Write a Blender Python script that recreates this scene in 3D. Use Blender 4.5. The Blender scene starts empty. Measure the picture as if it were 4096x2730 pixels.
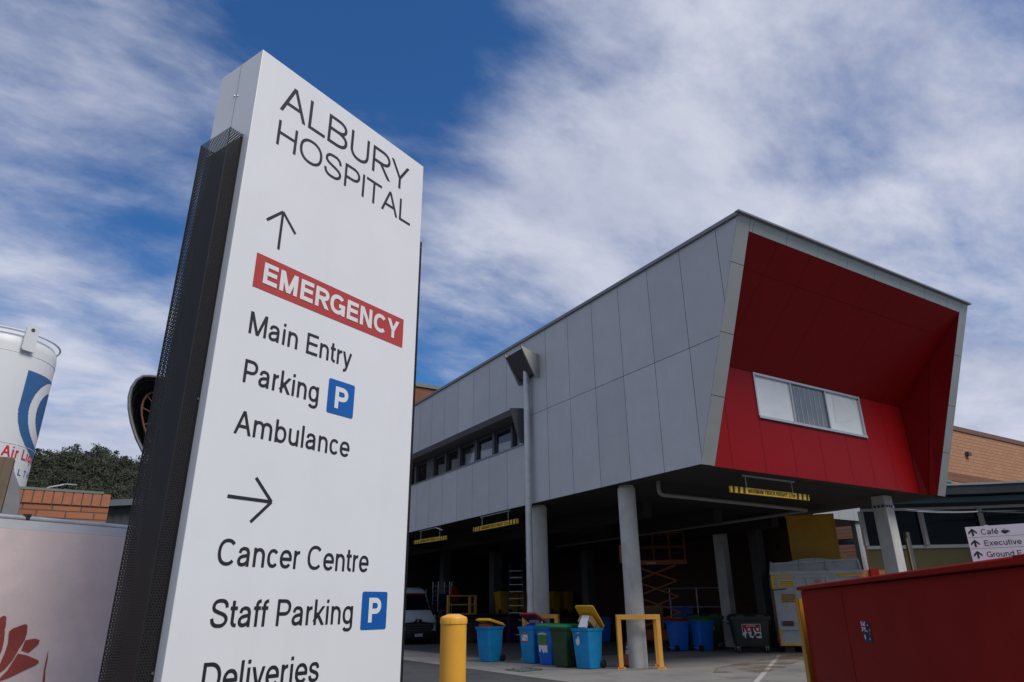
import bpy, math, random
from mathutils import Vector, Matrix
from mathutils import noise as mnoise
rad = math.radians
scn = bpy.context.scene
COL = scn.collection
random.seed(7)

# ------------------------------------------------------------------ camera
PITCH, ROLL, AZ = 0.375276155, -0.0103070524, -0.553340151
u_old = (math.sin(AZ), math.cos(AZ)); v_old = (u_old[1], -u_old[0])
def tob(w):
    return Vector((w[0]*v_old[0]+w[1]*v_old[1], w[0]*u_old[0]+w[1]*u_old[1], w[2]))
fw = Vector((0, math.cos(PITCH), math.sin(PITCH))); up0 = Vector((0, -math.sin(PITCH), math.cos(PITCH))); ri0 = Vector((1, 0, 0))
ri = ri0*math.cos(ROLL)+up0*math.sin(ROLL); up = up0*math.cos(ROLL)-ri0*math.sin(ROLL)
a_, b_, c_ = tob(ri), tob(up), tob(fw)
cam = bpy.data.cameras.new('camera'); cam.sensor_width = 36; cam.lens = 2719.17/4096*36
cam.clip_start = 0.05; cam.clip_end = 3000
cam_o = bpy.data.objects.new('camera', cam); COL.objects.link(cam_o)
cam_o.matrix_world = Matrix(((a_.x, b_.x, -c_.x, 0), (a_.y, b_.y, -c_.y, 0), (a_.z, b_.z, -c_.z, 1.45), (0, 0, 0, 1)))
scn.camera = cam_o

# ------------------------------------------------------------------ light
SUN_DIR = Vector((0.18, -0.60, 0.78)).normalized()       # towards the sun (behind thin cloud)
SUN_EL = math.asin(SUN_DIR.z); SUN_ROT = math.atan2(SUN_DIR.x, SUN_DIR.y)
sun = bpy.data.lights.new('sun', 'SUN'); sun.energy = 2.6; sun.angle = rad(24); sun.color = (1.0, 0.955, 0.89)
sun_o = bpy.data.objects.new('sun', sun); COL.objects.link(sun_o)
sun_o.rotation_euler = (-SUN_DIR).to_track_quat('-Z', 'Y').to_euler()
scn.view_settings.view_transform = 'Standard'; scn.view_settings.look = 'None'
scn.view_settings.exposure = 0.0; scn.view_settings.gamma = 1.0

world = bpy.data.worlds.new('World'); scn.world = world; world.use_nodes = True
wt = world.node_tree; wn = wt.nodes; wl = wt.links
for n in list(wn): wn.remove(n)
def W(t, **k):
    n = wn.new(t)
    for a, b in k.items(): setattr(n, a, b)
    return n
def wmath(op, x, y=None, z=None, clamp=False):
    n = W('ShaderNodeMath', operation=op); n.use_clamp = clamp
    for i, s in enumerate((x, y, z)):
        if s is None: continue
        if isinstance(s, (int, float)): n.inputs[i].default_value = s
        else: wl.new(s, n.inputs[i])
    return n.outputs[0]
def wlobe(vec, d, power, amp):                            # a soft patch of sky round direction d
    n = W('ShaderNodeVectorMath', operation='DOT_PRODUCT'); wl.new(vec, n.inputs[0]); n.inputs[1].default_value = Vector(d).normalized()
    m = wmath('MAXIMUM', n.outputs['Value'], 0.0)
    return wmath('MULTIPLY', wmath('POWER', m, power), amp)
sky = W('ShaderNodeTexSky', sky_type='NISHITA'); sky.sun_disc = False
sky.sun_elevation = SUN_EL; sky.sun_rotation = SUN_ROT; sky.air_density = 1.3; sky.dust_density = 0.3; sky.ozone_density = 2.4
tc = W('ShaderNodeTexCoord'); vec = tc.outputs['Generated']
sep = W('ShaderNodeSeparateXYZ'); wl.new(vec, sep.inputs[0])
hz = wmath('ADD', wmath('MAXIMUM', sep.outputs['Z'], 0.0), 0.22)
cmb = W('ShaderNodeCombineXYZ'); wl.new(wmath('DIVIDE', sep.outputs['X'], hz), cmb.inputs[0]); wl.new(wmath('DIVIDE', sep.outputs['Y'], hz), cmb.inputs[1])
mp = W('ShaderNodeMapping'); wl.new(cmb.outputs[0], mp.inputs['Vector']); mp.inputs['Rotation'].default_value = (0, 0, rad(-28)); mp.inputs['Scale'].default_value = (0.85, 1.35, 1.0); mp.inputs['Location'].default_value = (3.1, 1.7, 0.4)
n1 = W('ShaderNodeTexNoise'); wl.new(mp.outputs[0], n1.inputs['Vector']); n1.inputs['Scale'].default_value = 1.15; n1.inputs['Detail'].default_value = 9; n1.inputs['Roughness'].default_value = 0.50; n1.inputs['Distortion'].default_value = 0.35
n2 = W('ShaderNodeTexNoise'); wl.new(mp.outputs[0], n2.inputs['Vector']); n2.inputs['Scale'].default_value = 3.4; n2.inputs['Detail'].default_value = 6; n2.inputs['Roughness'].default_value = 0.6; n2.inputs['Distortion'].default_value = 0.2
n3 = W('ShaderNodeTexNoise'); wl.new(mp.outputs[0], n3.inputs['Vector']); n3.inputs['Scale'].default_value = 9.0; n3.inputs['Detail'].default_value = 5; n3.inputs['Roughness'].default_value = 0.6
cov = wmath('ADD', wmath('ADD', wmath('MULTIPLY', n1.outputs['Fac'], 2.0), wmath('MULTIPLY', n2.outputs['Fac'], 1.25)), wmath('MULTIPLY_ADD', n3.outputs['Fac'], 0.45, -1.06))
bias = [wlobe(vec, (.22, .66, .72), 40, -0.50), wlobe(vec, (.34, .66, .67), 90, -0.08), wlobe(vec, (.08, .72, .69), 80, -0.22), wlobe(vec, (.015, .89, .45), 260, -0.30), wlobe(vec, (.46, .76, .46), 300, -0.30),
        wlobe(vec, (.82, .28, .50), 5, 0.52), wlobe(vec, (-.10, .84, .53), 60, 0.30), wlobe(vec, (0.0, .965, .25), 50, 0.42), wlobe(vec, (.47, .69, .54), 90, 0.42), wlobe(vec, (.55, .66, .51), 40, 0.25), wlobe(vec, (.3, -.8, .5), 3, 0.45), wlobe(vec, (-.9, .1, .45), 3, 0.45)]  # last lobe: unseen cloud added to brighten the grey facade
for b in bias: cov = wmath('ADD', cov, b)
mr = W('ShaderNodeMapRange'); mr.interpolation_type = 'SMOOTHSTEP'; wl.new(cov, mr.inputs['Value'])
mr.inputs['From Min'].default_value = 0.34; mr.inputs['From Max'].default_value = 1.38; mr.inputs['To Min'].default_value = 0.0; mr.inputs['To Max'].default_value = 0.94
cl_r = W('ShaderNodeValToRGB'); wl.new(n2.outputs['Fac'], cl_r.inputs['Fac'])
cl_r.color_ramp.elements[0].position = 0.30; cl_r.color_ramp.elements[0].color = (.33, .36, .475, 1)
cl_r.color_ramp.elements[1].position = 0.72; cl_r.color_ramp.elements[1].color = (.54, .56, .64, 1)
bg1 = W('ShaderNodeBackground'); tint = W('ShaderNodeMix', data_type='RGBA', blend_type='MULTIPLY'); tint.inputs[0].default_value = 1.0; wl.new(sky.outputs['Color'], tint.inputs[6]); tint.inputs[7].default_value = (.34, .74, 1.22, 1)
wl.new(tint.outputs[2], bg1.inputs['Color']); bg1.inputs['Strength'].default_value = 0.082
bg2 = W('ShaderNodeBackground'); wl.new(cl_r.outputs['Color'], bg2.inputs['Color']); dim = wmath('SUBTRACT', 1.0, wmath('MULTIPLY', wmath('MULTIPLY', wmath('MAXIMUM', wmath('MULTIPLY', sep.outputs['Y'], -1.0), 0.0), wmath('SUBTRACT', 1.0, wmath('MINIMUM', wmath('MULTIPLY', sep.outputs['Z'], 1.6), 1.0), clamp=True)), 0.75))   # unseen low southern cloud, dimmed to keep light off the red ceiling
wl.new(wmath('MULTIPLY', dim, 1.28), bg2.inputs['Strength'])
mx = W('ShaderNodeMixShader'); wl.new(mr.outputs['Result'], mx.inputs['Fac']); wl.new(bg1.outputs[0], mx.inputs[1]); wl.new(bg2.outputs[0], mx.inputs[2])
wo = W('ShaderNodeOutputWorld'); wl.new(mx.outputs[0], wo.inputs['Surface'])

# ------------------------------------------------------------------ materials
class Mat:
    def __init__(s, name, col, rough=0.6, metal=0.0, var=0.12, scale=3.0, bump=0.0, bscale=40.0, spec=0.4, coat=0.0):
        m = s.m = bpy.data.materials.new(name); m.use_nodes = True; s.t = m.node_tree; s.n = s.t.nodes; s.l = s.t.links
        s.p = s.n['Principled BSDF']; s.p.inputs['Roughness'].default_value = rough; s.p.inputs['Metallic'].default_value = metal
        s.p.inputs['Specular IOR Level'].default_value = spec; s.p.inputs['Coat Weight'].default_value = coat
        s.tc = s.n.new('ShaderNodeTexCoord'); s.obj = s.tc.outputs['Object']
        s.col = s.rgb(col)
        if var: s.dirty(col, var, scale)
        s.setcol(s.col)
        if bump: s.bump(bump, bscale)
        m.diffuse_color = (*col, 1)
    def node(s, t, **k):
        n = s.n.new(t)
        for a, b in k.items(): setattr(n, a, b)
        return n
    def rgb(s, c):
        n = s.node('ShaderNodeRGB'); n.outputs[0].default_value = (*c, 1); return n.outputs[0]
    def math(s, op, x, y=None, z=None):
        n = s.node('ShaderNodeMath', operation=op)
        for i, q in enumerate((x, y, z)):
            if q is None: continue
            if isinstance(q, (int, float)): n.inputs[i].default_value = q
            else: s.l.new(q, n.inputs[i])
        return n.outputs[0]
    def noise(s, scale, detail=4, rough=0.55, vec=None, stretch=None, dist=0.0):
        v = vec or s.obj
        if stretch:
            mpn = s.node('ShaderNodeMapping'); s.l.new(v, mpn.inputs[0]); mpn.inputs['Scale'].default_value = stretch; v = mpn.outputs[0]
        n = s.node('ShaderNodeTexNoise'); s.l.new(v, n.inputs['Vector']); n.inputs['Scale'].default_value = scale; n.inputs['Detail'].default_value = detail; n.inputs['Roughness'].default_value = rough; n.inputs['Distortion'].default_value = dist
        return n.outputs['Fac']
    def ramp(s, f, lo, hi):
        n = s.node('ShaderNodeMapRange'); s.l.new(f, n.inputs[0]); n.inputs[1].default_value = lo; n.inputs[2].default_value = hi; return n.outputs[0]
    def mix(s, f, a, b, mode='MIX'):
        n = s.node('ShaderNodeMix', data_type='RGBA', blend_type=mode)
        for i, q in ((0, f), (6, a), (7, b)):
            if isinstance(q, (int, float)): n.inputs[i].default_value = q
            elif isinstance(q, tuple): n.inputs[i].default_value = (*q, 1)
            else: s.l.new(q, n.inputs[i])
        return n.outputs[2]
    def dirty(s, col, var, scale):
        f = s.ramp(s.noise(scale, 6, 0.6), 0.3, 0.7)
        s.col = s.mix(f, tuple(c*(1-var) for c in col), tuple(min(1, c*(1+var)) for c in col))
    def setcol(s, c): s.col = c; s.l.new(c, s.p.inputs['Base Color'])
    def bump(s, strength, scale, dist=0.02, fac=None):
        b = s.node('ShaderNodeBump'); b.inputs['Strength'].default_value = strength; b.inputs['Distance'].default_value = dist
        s.l.new(fac or s.noise(scale, 4), b.inputs['Height']); s.l.new(b.outputs[0], s.p.inputs['Normal'])
    def stain(s, col, scale, lo, hi, amount=1.0, stretch=None, detail=5):
        f = s.math('MULTIPLY', s.ramp(s.noise(scale, detail, 0.65, stretch=stretch), lo, hi), amount); s.setcol(s.mix(f, s.col, col)); return s
    def planar(s, axis):                                   # (along, z) coordinates for wall patterns
        sp = s.node('ShaderNodeSeparateXYZ'); s.l.new(s.obj, sp.inputs[0]); cb = s.node('ShaderNodeCombineXYZ')
        s.l.new(sp.outputs[axis], cb.inputs[0]); s.l.new(sp.outputs['Z'], cb.inputs[1]); return cb.outputs[0]
MATS = {}
def M(name, *a, **k):
    if name not in MATS: MATS[name] = Mat(name, *a, **k)
    return MATS[name]
def brick_mat(name, axis, c1, c2, mortar, bw, bh, msize=0.01):
    w = M(name, c1, 0.85, var=0, spec=0.2)
    b = w.node('ShaderNodeTexBrick'); w.l.new(w.planar(axis), b.inputs['Vector'])
    b.inputs['Scale'].default_value = 1; b.inputs['Brick Width'].default_value = bw; b.inputs['Row Height'].default_value = bh; b.inputs['Mortar Size'].default_value = msize; b.inputs['Mortar Smooth'].default_value = 0.15
    b.inputs['Color1'].default_value = (*c1, 1); b.inputs['Color2'].default_value = (*c2, 1); b.inputs['Mortar'].default_value = (*mortar, 1); b.inputs['Bias'].default_value = -0.1
    f = w.ramp(w.noise(1.3, 6, 0.6), 0.3, 0.72)
    w.setcol(w.mix(w.math('MULTIPLY', f, 0.28), b.outputs['Color'], tuple(c*0.55 for c in c1)))
    bm = w.node('ShaderNodeBump'); bm.inputs['Strength'].default_value = 0.6; bm.inputs['Distance'].default_value = 0.01; bm.invert = True
    w.l.new(b.outputs['Fac'], bm.inputs['Height']); w.l.new(bm.outputs[0], w.p.inputs['Normal']); return w
white_sign = M('sign_white_paint', (.80, .81, .82), 0.35, var=0.025, scale=2.2, spec=0.5)
white_sign.stain((.60, .60, .57), 5, .55, .85, .22, (1, 1, .10))
black_vinyl = M('black_lettering', (.022, .022, .026), 0.5, var=0.1)
red_vinyl = M('red_vinyl', (.47, .052, .045), 0.42, var=0.06, scale=9)
blue_vinyl = M('blue_vinyl', (.006, .11, .42), 0.4, var=0.06)
white_vinyl = M('white_lettering', (.78, .78, .78), 0.45, var=0.03)
clad = M('grey_fibre_cement', (.52, .515, .515), 0.50, var=0.05, scale=1.1, bump=0.05, bscale=120, spec=0.35)
clad.stain((.58, .575, .57), 6, .55, .80, .35, (1, 1, .10)); clad.stain((.43, .425, .425), 9, .60, .85, .35, (1, 1, .07))
def per_panel(w, axis, pitch, start, amt):                  # each sheet came from the factory a shade apart
    sp = w.node('ShaderNodeSeparateXYZ'); w.l.new(w.obj, sp.inputs[0]); q = w.math('FLOOR', w.math('DIVIDE', w.math('SUBTRACT', sp.outputs[axis], start), pitch)); r = w.math('FLOOR', w.math('DIVIDE', sp.outputs['Z'], 7.65))
    cb = w.node('ShaderNodeCombineXYZ'); w.l.new(q, cb.inputs[0]); w.l.new(r, cb.inputs[1]); wnz = w.node('ShaderNodeTexWhiteNoise'); wnz.noise_dimensions = '2D'; w.l.new(cb.outputs[0], wnz.inputs['Vector'])
    v = w.math('MULTIPLY_ADD', wnz.outputs['Value'], 2*amt, 1-amt); cc = w.node('ShaderNodeCombineColor')
    for i in range(3): w.l.new(v, cc.inputs[i])
    w.setcol(w.mix(1.0, w.col, cc.outputs[0], 'MULTIPLY'))
per_panel(clad, 'Y', 1.3, -.05, .055)
joint = M('dark_joint_backing', (.02, .02, .022), 0.9, var=0)
frame_metal = M('silver_composite_panel', (.36, .375, .37), 0.36, 0.35, var=0.05, scale=1.3, spec=0.5)
flash_metal = M('grey_flashing', (.19, .20, .215), 0.4, 0.3, var=0.08)
dark_metal = M('dark_grey_metal', (.085, .085, .095), 0.5, 0.2, var=0.1)
red_panel = M('red_composite_panel', (.225, .0035, .005), 0.40, var=0.05, scale=1.0, spec=0.13)
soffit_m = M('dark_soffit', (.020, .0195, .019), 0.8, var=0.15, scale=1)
alu = M('aluminium', (.50, .51, .52), 0.35, 0.6, var=0.06)
galv = M('galvanised_steel', (.50, .51, .53), 0.36, 0.55, var=0.14, scale=6); galv.stain((.30, .31, .33), 14, .5, .8, .5, (1, 1, .15))
concrete = M('column_concrete', (.46, .45, .42), 0.85, var=0.12, scale=2.2, bump=0.18, bscale=60)
concrete.stain((.15, .145, .135), 26, .66, .72, .85); concrete.stain((.20, .195, .18), 3.0, .55, .8, .55, (1, 1, .25))
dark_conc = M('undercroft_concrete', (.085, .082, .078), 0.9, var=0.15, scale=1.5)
ground_m = M('asphalt', (.058, .058, .060), 0.9, var=0.2, scale=0.9, bump=0.25, bscale=150)
ground_m.stain((.030, .030, .032), 0.8, .52, .68, .8, detail=7); ground_m.stain((.10, .10, .10), 60, .62, .72, .5)
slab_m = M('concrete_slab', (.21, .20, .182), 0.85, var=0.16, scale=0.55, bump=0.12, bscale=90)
slab_m.stain((.10, .095, .088), 0.9, .52, .72, .75, detail=8); slab_m.stain((.28, .27, .25), 2.5, .58, .8, .5); slab_m.stain((.06, .058, .055), 22, .66, .74, .6)
glass = M('window_glass', (.012, .014, .017), 0.05, var=0, spec=0.45)
blind = M('pale_blind', (.60, .63, .63), 0.4, var=0.10, scale=.9, spec=0.5, coat=1.0)
blind_dark = M('dark_blind', (.095, .105, .11), 0.35, var=0.25, scale=2, spec=0.6, coat=1.0)  # darker blind colour for the middle pane and the window band
for w_ in (blind, blind_dark): w_.p.inputs['Coat Roughness'].default_value = 0.03; w_.p.inputs['Coat IOR'].default_value = 1.6
safety_y = M('safety_yellow_paint', (.74, .36, .06), 0.45, var=0.08, scale=4, spec=0.4); safety_y.stain((.25, .13, .05), 12, .66, .78, .6)
boll_y = M('bollard_yellow_plastic', (.80, .395, .045), 0.42, var=0.05, scale=5, spec=0.45, bump=0.03, bscale=200)
sign_y = M('height_bar_yellow', (.85, .50, .010), 0.4, var=0.07, scale=3)
sign_k = M('height_bar_black', (.02, .02, .02), 0.5, var=0)
bin_b = M('blue_bin_plastic', (.006, .23, .50), 0.42, var=0.12, scale=4, spec=0.4); bin_b.stain((.05, .28, .50), 7, .55, .8, .35); bin_b.stain((.03, .10, .17), 5, .60, .82, .5, (1, 1, .4))
bin_rb = M('royal_blue_bin_plastic', (.006, .13, .55), 0.45, var=0.10, scale=4)
bin_g = M('dark_green_bin_plastic', (.022, .055, .022), 0.5, var=0.15, scale=4)
bin_dg = M('charcoal_green_plastic', (.022, .030, .024), 0.55, var=0.15, scale=5)
lid_y = M('yellow_lid_plastic', (.70, .36, .008), 0.42, var=0.06)
lid_g = M('green_lid_plastic', (.010, .19, .065), 0.42, var=0.08)
lid_r = M('red_lid_plastic', (.20, .010, .016), 0.42, var=0.08)
bin_y = M('yellow_bin_plastic', (.50, .25, .012), 0.5, var=0.1)
bin_p = M('purple_bin_plastic', (.055, .020, .085), 0.5, var=0.1)
rubber = M('black_rubber', (.012, .012, .013), 0.7, var=0.15, scale=20)
cardboard = M('cardboard', (.33, .20, .105), 0.85, var=0.08, scale=6)
wpaper = M('white_packaging', (.62, .63, .66), 0.6, var=0.06)
bluebag = M('blue_bag', (.01, .06, .35), 0.35, var=0.2, scale=8)
skip_red = M('skip_red_paint', (.24, .011, .007), 0.55, var=0.12, scale=1.6, spec=0.09, bump=0.04, bscale=8)
skip_red.stain((.22, .07, .06), 7, .60, .85, .45, (1, 1, .10)); skip_red.stain((.05, .014, .012), 5, .64, .84, .5, (1, 1, .3)); skip_red.stain((.13, .06, .05), 45, .68, .78, .7)
skip_grey = M('compactor_grey_paint', (.42, .43, .445), 0.5, var=0.10, scale=2.5); skip_grey.stain((.05, .04, .035), 4, .58, .78, .6); skip_grey.stain((.20, .11, .06), 9, .68, .82, .6)
hop_y = M('hopper_yellow_paint', (.46, .23, .012), 0.5, var=0.1, scale=2)
rust = M('rusty_steel', (.12, .06, .035), 0.8, var=0.3, scale=10)
van_white = M('van_white_paint', (.52, .55, .59), 0.25, var=0.03, coat=0.5)
van_black = M('van_black_plastic', (.012, .012, .014), 0.5, var=0)
chrome = M('chrome', (.6, .6, .62), 0.15, 1.0, var=0)
plate_w = M('number_plate_white', (.62, .63, .66), 0.4, var=0)
lamp_glass = M('headlight_lens', (.40, .42, .44), 0.1, 0.3, var=0, coat=1.0)
tank_white = M('tank_white_paint', (.70, .71, .72), 0.4, var=0.03, scale=0.9); tank_white.stain((.50, .50, .49), 3, .58, .85, .3, (1, 1, .15))
logo_blue = M('tank_logo_blue', (.035, .125, .30), 0.45, var=0.08, scale=4)
logo_red = M('tank_lettering_red', (.55, .03, .05), 0.45, var=0.05)
logo_navy = M('tank_lettering_navy', (.03, .06, .18), 0.45, var=0.05)
timber = M('weathered_timber', (.17, .125, .085), 0.85, var=0.25, scale=2); timber.stain((.08, .055, .035), 30, .52, .72, .7, (1, 1, .05))
green_coping = M('green_coping', (.17, .20, .17), 0.6, var=0.1)
shed_m = M('dark_green_sheeting', (.045, .055, .048), 0.55, var=0.08)
teal = M('teal_steel_paint', (.05, .10, .12), 0.45, var=0.1)
dark_green_steel = M('dark_canopy_steel', (.018, .028, .030), 0.5, var=0.15)
olive = M('olive_panel', (.085, .068, .022), 0.55, var=0.08)
pale_frame = M('pale_window_frame', (.30, .30, .30), 0.5, var=0.08)
black_steel = M('black_powder_coat', (.012, .012, .013), 0.5, var=0.1)
orange_steel = M('orange_lift_paint', (.30, .065, .015), 0.5, var=0.12)
cone_o = M('cone_orange', (.55, .085, .02), 0.5, var=0.1)
cone_w = M('cone_reflective', (.55, .58, .62), 0.4, var=0.05)
cone_b = M('cone_blue_band', (.05, .22, .45), 0.4, var=0.05)
paint_line = M('white_line_paint', (.42, .41, .39), 0.8, var=0.2, scale=5); paint_line.stain((.20, .19, .175), 12, .55, .7, .8)
ladder_b = M('ladder_blue_fibreglass', (.03, .085, .17), 0.5, var=0.1)
pipe_grey = M('grey_pvc_pipe', (.20, .19, .175), 0.6, var=0.08)
cable = M('dark_cable', (.03, .03, .032), 0.6, var=0)
white_clad = M('white_cladding', (.36, .375, .40), 0.5, var=0.05, scale=0.8)
brick_orange = brick_mat('orange_brick', 'X', (.42, .165, .085), (.36, .135, .068), (.11, .092, .075), 0.29, 0.083, 0.008)
brick_soldier = M('orange_soldier_brick', (.40, .155, .08), 0.85, var=0.16, scale=9)
brick_salmon = brick_mat('salmon_brick', 'X', (.50, .255, .145), (.45, .215, .12), (.25, .17, .12), 0.62, 0.20, 0.022)
brick_brown = brick_mat('brown_brick_band', 'X', (.26, .115, .07), (.23, .10, .06), (.16, .10, .07), 0.24, 0.5, 0.02)
brick_far = brick_mat('red_brown_brick', 'X', (.30, .12, .07), (.25, .095, .055), (.13, .09, .07), 0.30, 0.115, 0.014)
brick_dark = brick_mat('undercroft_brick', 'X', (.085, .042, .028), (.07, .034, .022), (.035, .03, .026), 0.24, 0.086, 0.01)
mortar_m = M('mortar', (.11, .10, .088), 0.9, var=0.1)

def perforated(name, col, pitch, radius, axis):
    w = M(name, col, 0.5, 0.0, var=0.05, spec=0.15)
    mp_ = w.node('ShaderNodeMapping'); w.l.new(w.planar(axis), mp_.inputs[0]); mp_.inputs['Scale'].default_value = (1/pitch, 1/(pitch*1.732), 1)
    def grid(off):
        ad = w.node('ShaderNodeVectorMath', operation='ADD'); w.l.new(mp_.outputs[0], ad.inputs[0]); ad.inputs[1].default_value = (off, off, 0)
        fr = w.node('ShaderNodeVectorMath', operation='FRACTION'); w.l.new(ad.outputs[0], fr.inputs[0])
        sb = w.node('ShaderNodeVectorMath', operation='SUBTRACT'); w.l.new(fr.outputs[0], sb.inputs[0]); sb.inputs[1].default_value = (.5, .5, 0)
        ml = w.node('ShaderNodeVectorMath', operation='MULTIPLY'); w.l.new(sb.outputs[0], ml.inputs[0]); ml.inputs[1].default_value = (1, 1.732, 0)
        ln = w.node('ShaderNodeVectorMath', operation='LENGTH'); w.l.new(ml.outputs[0], ln.inputs[0]); return ln.outputs['Value']
    d = w.math('MINIMUM', grid(0.0), grid(0.5))
    w.l.new(w.math('GREATER_THAN', d, radius), w.p.inputs['Alpha']); return w
perf_front = perforated('perforated_black_steel_x', (.024, .023, .023), 0.0135, 0.28, 'X')
perf_side = perforated('perforated_black_steel_y', (.018, .018, .020), 0.0135, 0.28, 'Y')

banner_m = M('mesh_banner', (.80, .65, .62), 0.75, var=0.08, scale=2.2)
banner_m.stain((.56, .47, .49), 2.3, .46, .74, .7, detail=7); banner_m.stain((.62, .40, .27), 2.6, .62, .80, .7, detail=6)
ck = banner_m.node('ShaderNodeTexChecker'); banner_m.l.new(banner_m.planar('X'), ck.inputs['Vector']); ck.inputs['Scale'].default_value = 230
banner_m.setcol(banner_m.mix(banner_m.math('MULTIPLY', ck.outputs['Fac'], 0.22), banner_m.col, (.30, .24, .24)))
banner_band = M('banner_white_hem', (.60, .60, .62), 0.7, var=0.07, scale=4); banner_band.stain((.45, .44, .38), 5, .6, .8, .6)
petal_m = M('banner_print_red', (.30, .055, .042), 0.75, var=0.12, scale=7)

# ------------------------------------------------------------------ mesh helpers
class MB:
    def __init__(s, off=(0, 0, 0)): s.v = []; s.f = []; s.off = Vector(off); s.mat = None
    def add(s, vs, fs):
        b = len(s.v)
        for p in vs:
            p = Vector(p)
            if s.mat is not None: p = s.mat @ p
            s.v.append(p - s.off)
        s.f += [tuple(b+i for i in f) for f in fs]; return s
    def box(s, x0, x1, y0, y1, z0, z1):
        return s.add([(x0, y0, z0), (x1, y0, z0), (x1, y1, z0), (x0, y1, z0), (x0, y0, z1), (x1, y0, z1), (x1, y1, z1), (x0, y1, z1)],
                     [(0, 3, 2, 1), (4, 5, 6, 7), (0, 1, 5, 4), (1, 2, 6, 5), (2, 3, 7, 6), (3, 0, 4, 7)])
    def bar(s, p, q, w, h=None, up=(0, 0, 1)):             # rectangular bar from p to q
        p, q = Vector(p), Vector(q); h = h or w; d = (q-p).normalized(); up = Vector(up)
        if abs(d.dot(up)) > .98: up = Vector((0, 1, 0))
        a = d.cross(up).normalized(); b = a.cross(d).normalized(); vs = []
        for c in (p, q):
            for i, j in ((-1, -1), (1, -1), (1, 1), (-1, 1)): vs.append(c+a*(i*w/2)+b*(j*h/2))
        return s.add(vs, [(0, 1, 2, 3), (7, 6, 5, 4), (0, 4, 5, 1), (1, 5, 6, 2), (2, 6, 7, 3), (3, 7, 4, 0)])
    def tube(s, pts, r, n=10, closed=False):
        pts = [Vector(p) for p in pts]; vs = []; fs = []; m = len(pts); prev = None
        for i, p in enumerate(pts):
            if closed: d = pts[(i+1) % m]-pts[i-1]
            else: d = pts[min(i+1, m-1)]-pts[max(i-1, 0)]
            d.normalize()
            if prev is None:
                a = d.orthogonal().normalized()
            else:
                a = prev-d*prev.dot(d); a = a.normalized() if a.length > 1e-6 else d.orthogonal().normalized()
            prev = a; b = d.cross(a); rr = r[i] if isinstance(r, (list, tuple)) else r
            for k in range(n):
                t = 2*math.pi*k/n; vs.append(p+(a*math.cos(t)+b*math.sin(t))*rr)
        for i in range(m if closed else m-1):
            for k in range(n):
                j = (i+1) % m; fs.append((i*n+k, i*n+(k+1) % n, j*n+(k+1) % n, j*n+k))
        if not closed: fs.append(tuple(range(n-1, -1, -1))); fs.append(tuple((m-1)*n+k for k in range(n)))
        return s.add(vs, fs)
    def loft(s, secs, cap0=True, cap1=True):
        n = len(secs[0]); vs = [p for sec in secs for p in sec]; fs = []
        for i in range(len(secs)-1):
            for k in range(n): fs.append((i*n+k, i*n+(k+1) % n, (i+1)*n+(k+1) % n, (i+1)*n+k))
        if cap0: fs.append(tuple(range(n-1, -1, -1)))
        if cap1: fs.append(tuple((len(secs)-1)*n+k for k in range(n)))
        return s.add(vs, fs)
    def lathe(s, prof, cx=0, cy=0, n=32):
        return s.loft([[(cx+r*math.cos(2*math.pi*k/n), cy+r*math.sin(2*math.pi*k/n), z) for k in range(n)] for r, z in prof])
    def disc_x(s, c, r, w, n=20, prof=None):               # wheel, axis along x
        prof = prof or [(r*.6, -w/2), (r*.93, -w/2), (r, -w*.3), (r, w*.3), (r*.93, w/2), (r*.6, w/2)]
        return s.loft([[(c[0]+x, c[1]+q*math.cos(2*math.pi*k/n), c[2]+q*math.sin(2*math.pi*k/n)) for k in range(n)] for q, x in prof])
    def poly(s, pts, o, ex, ey, d=None):                    # flat polygon in a frame, optionally given depth along the normal
        o, ex, ey = Vector(o), Vector(ex), Vector(ey); P = [o+ex*x+ey*y for x, y in pts]; n = len(P)
        if d is None: return s.add(P, [tuple(range(n))])
        nn = ex.cross(ey).normalized()*d; Q = [p+nn for p in P]
        return s.add(P+Q, [tuple(range(n-1, -1, -1)), tuple(range(n, 2*n))]+[(i, (i+1) % n, n+(i+1) % n, n+i) for i in range(n)])
    def build(s, name, mat, parent=None, smooth=False, bevel=0.0, bseg=2, link=True):
        me = bpy.data.meshes.new(name); me.from_pydata([tuple(p) for p in s.v], [], s.f); me.validate()
        me.materials.append(mat.m if isinstance(mat, Mat) else mat)
        o = bpy.data.objects.new(name, me); COL.objects.link(o)
        if parent: o.parent = parent
        if smooth:
            me.polygons.foreach_set('use_smooth', [True]*len(me.polygons)); me.update()
            try: me.set_sharp_from_angle(angle=rad(38))
            except Exception: pass
        if bevel:
            b = o.modifiers.new('bevel', 'BEVEL'); b.width = bevel; b.segments = bseg; b.limit_method = 'ANGLE'; b.angle_limit = rad(40)
        return o
def rrect(w, d, r, z, cx=0, cy=0, n=4):
    out = []
    for sx, sy, a0 in ((1, 1, 0), (-1, 1, 90), (-1, -1, 180), (1, -1, 270)):
        for k in range(n+1):
            t = rad(a0+90*k/n); out.append((cx+sx*(w/2-r)+r*math.cos(t), cy+sy*(d/2-r)+r*math.sin(t), z))
    return out
def tag(o, label=None, cat=None, group=None, kind=None):
    for k, q in (('label', label), ('category', cat), ('group', group), ('kind', kind)):
        if q: o[k] = q
    return o
def thing(name, label, cat, loc=(0, 0, 0), rz=0.0, group=None):
    o = bpy.data.objects.new(name, None); COL.objects.link(o); o.location = loc; o.rotation_euler = (0, 0, rz); o.empty_display_size = .2
    return tag(o, label, cat, group)
def kids(o): return [c for c in bpy.data.objects if c.parent == o]
def copy_tree(o, parent=None):
    c = o.copy(); COL.objects.link(c)
    if parent: c.parent = parent
    for ch in kids(o): copy_tree(ch, c)
    return c
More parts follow.
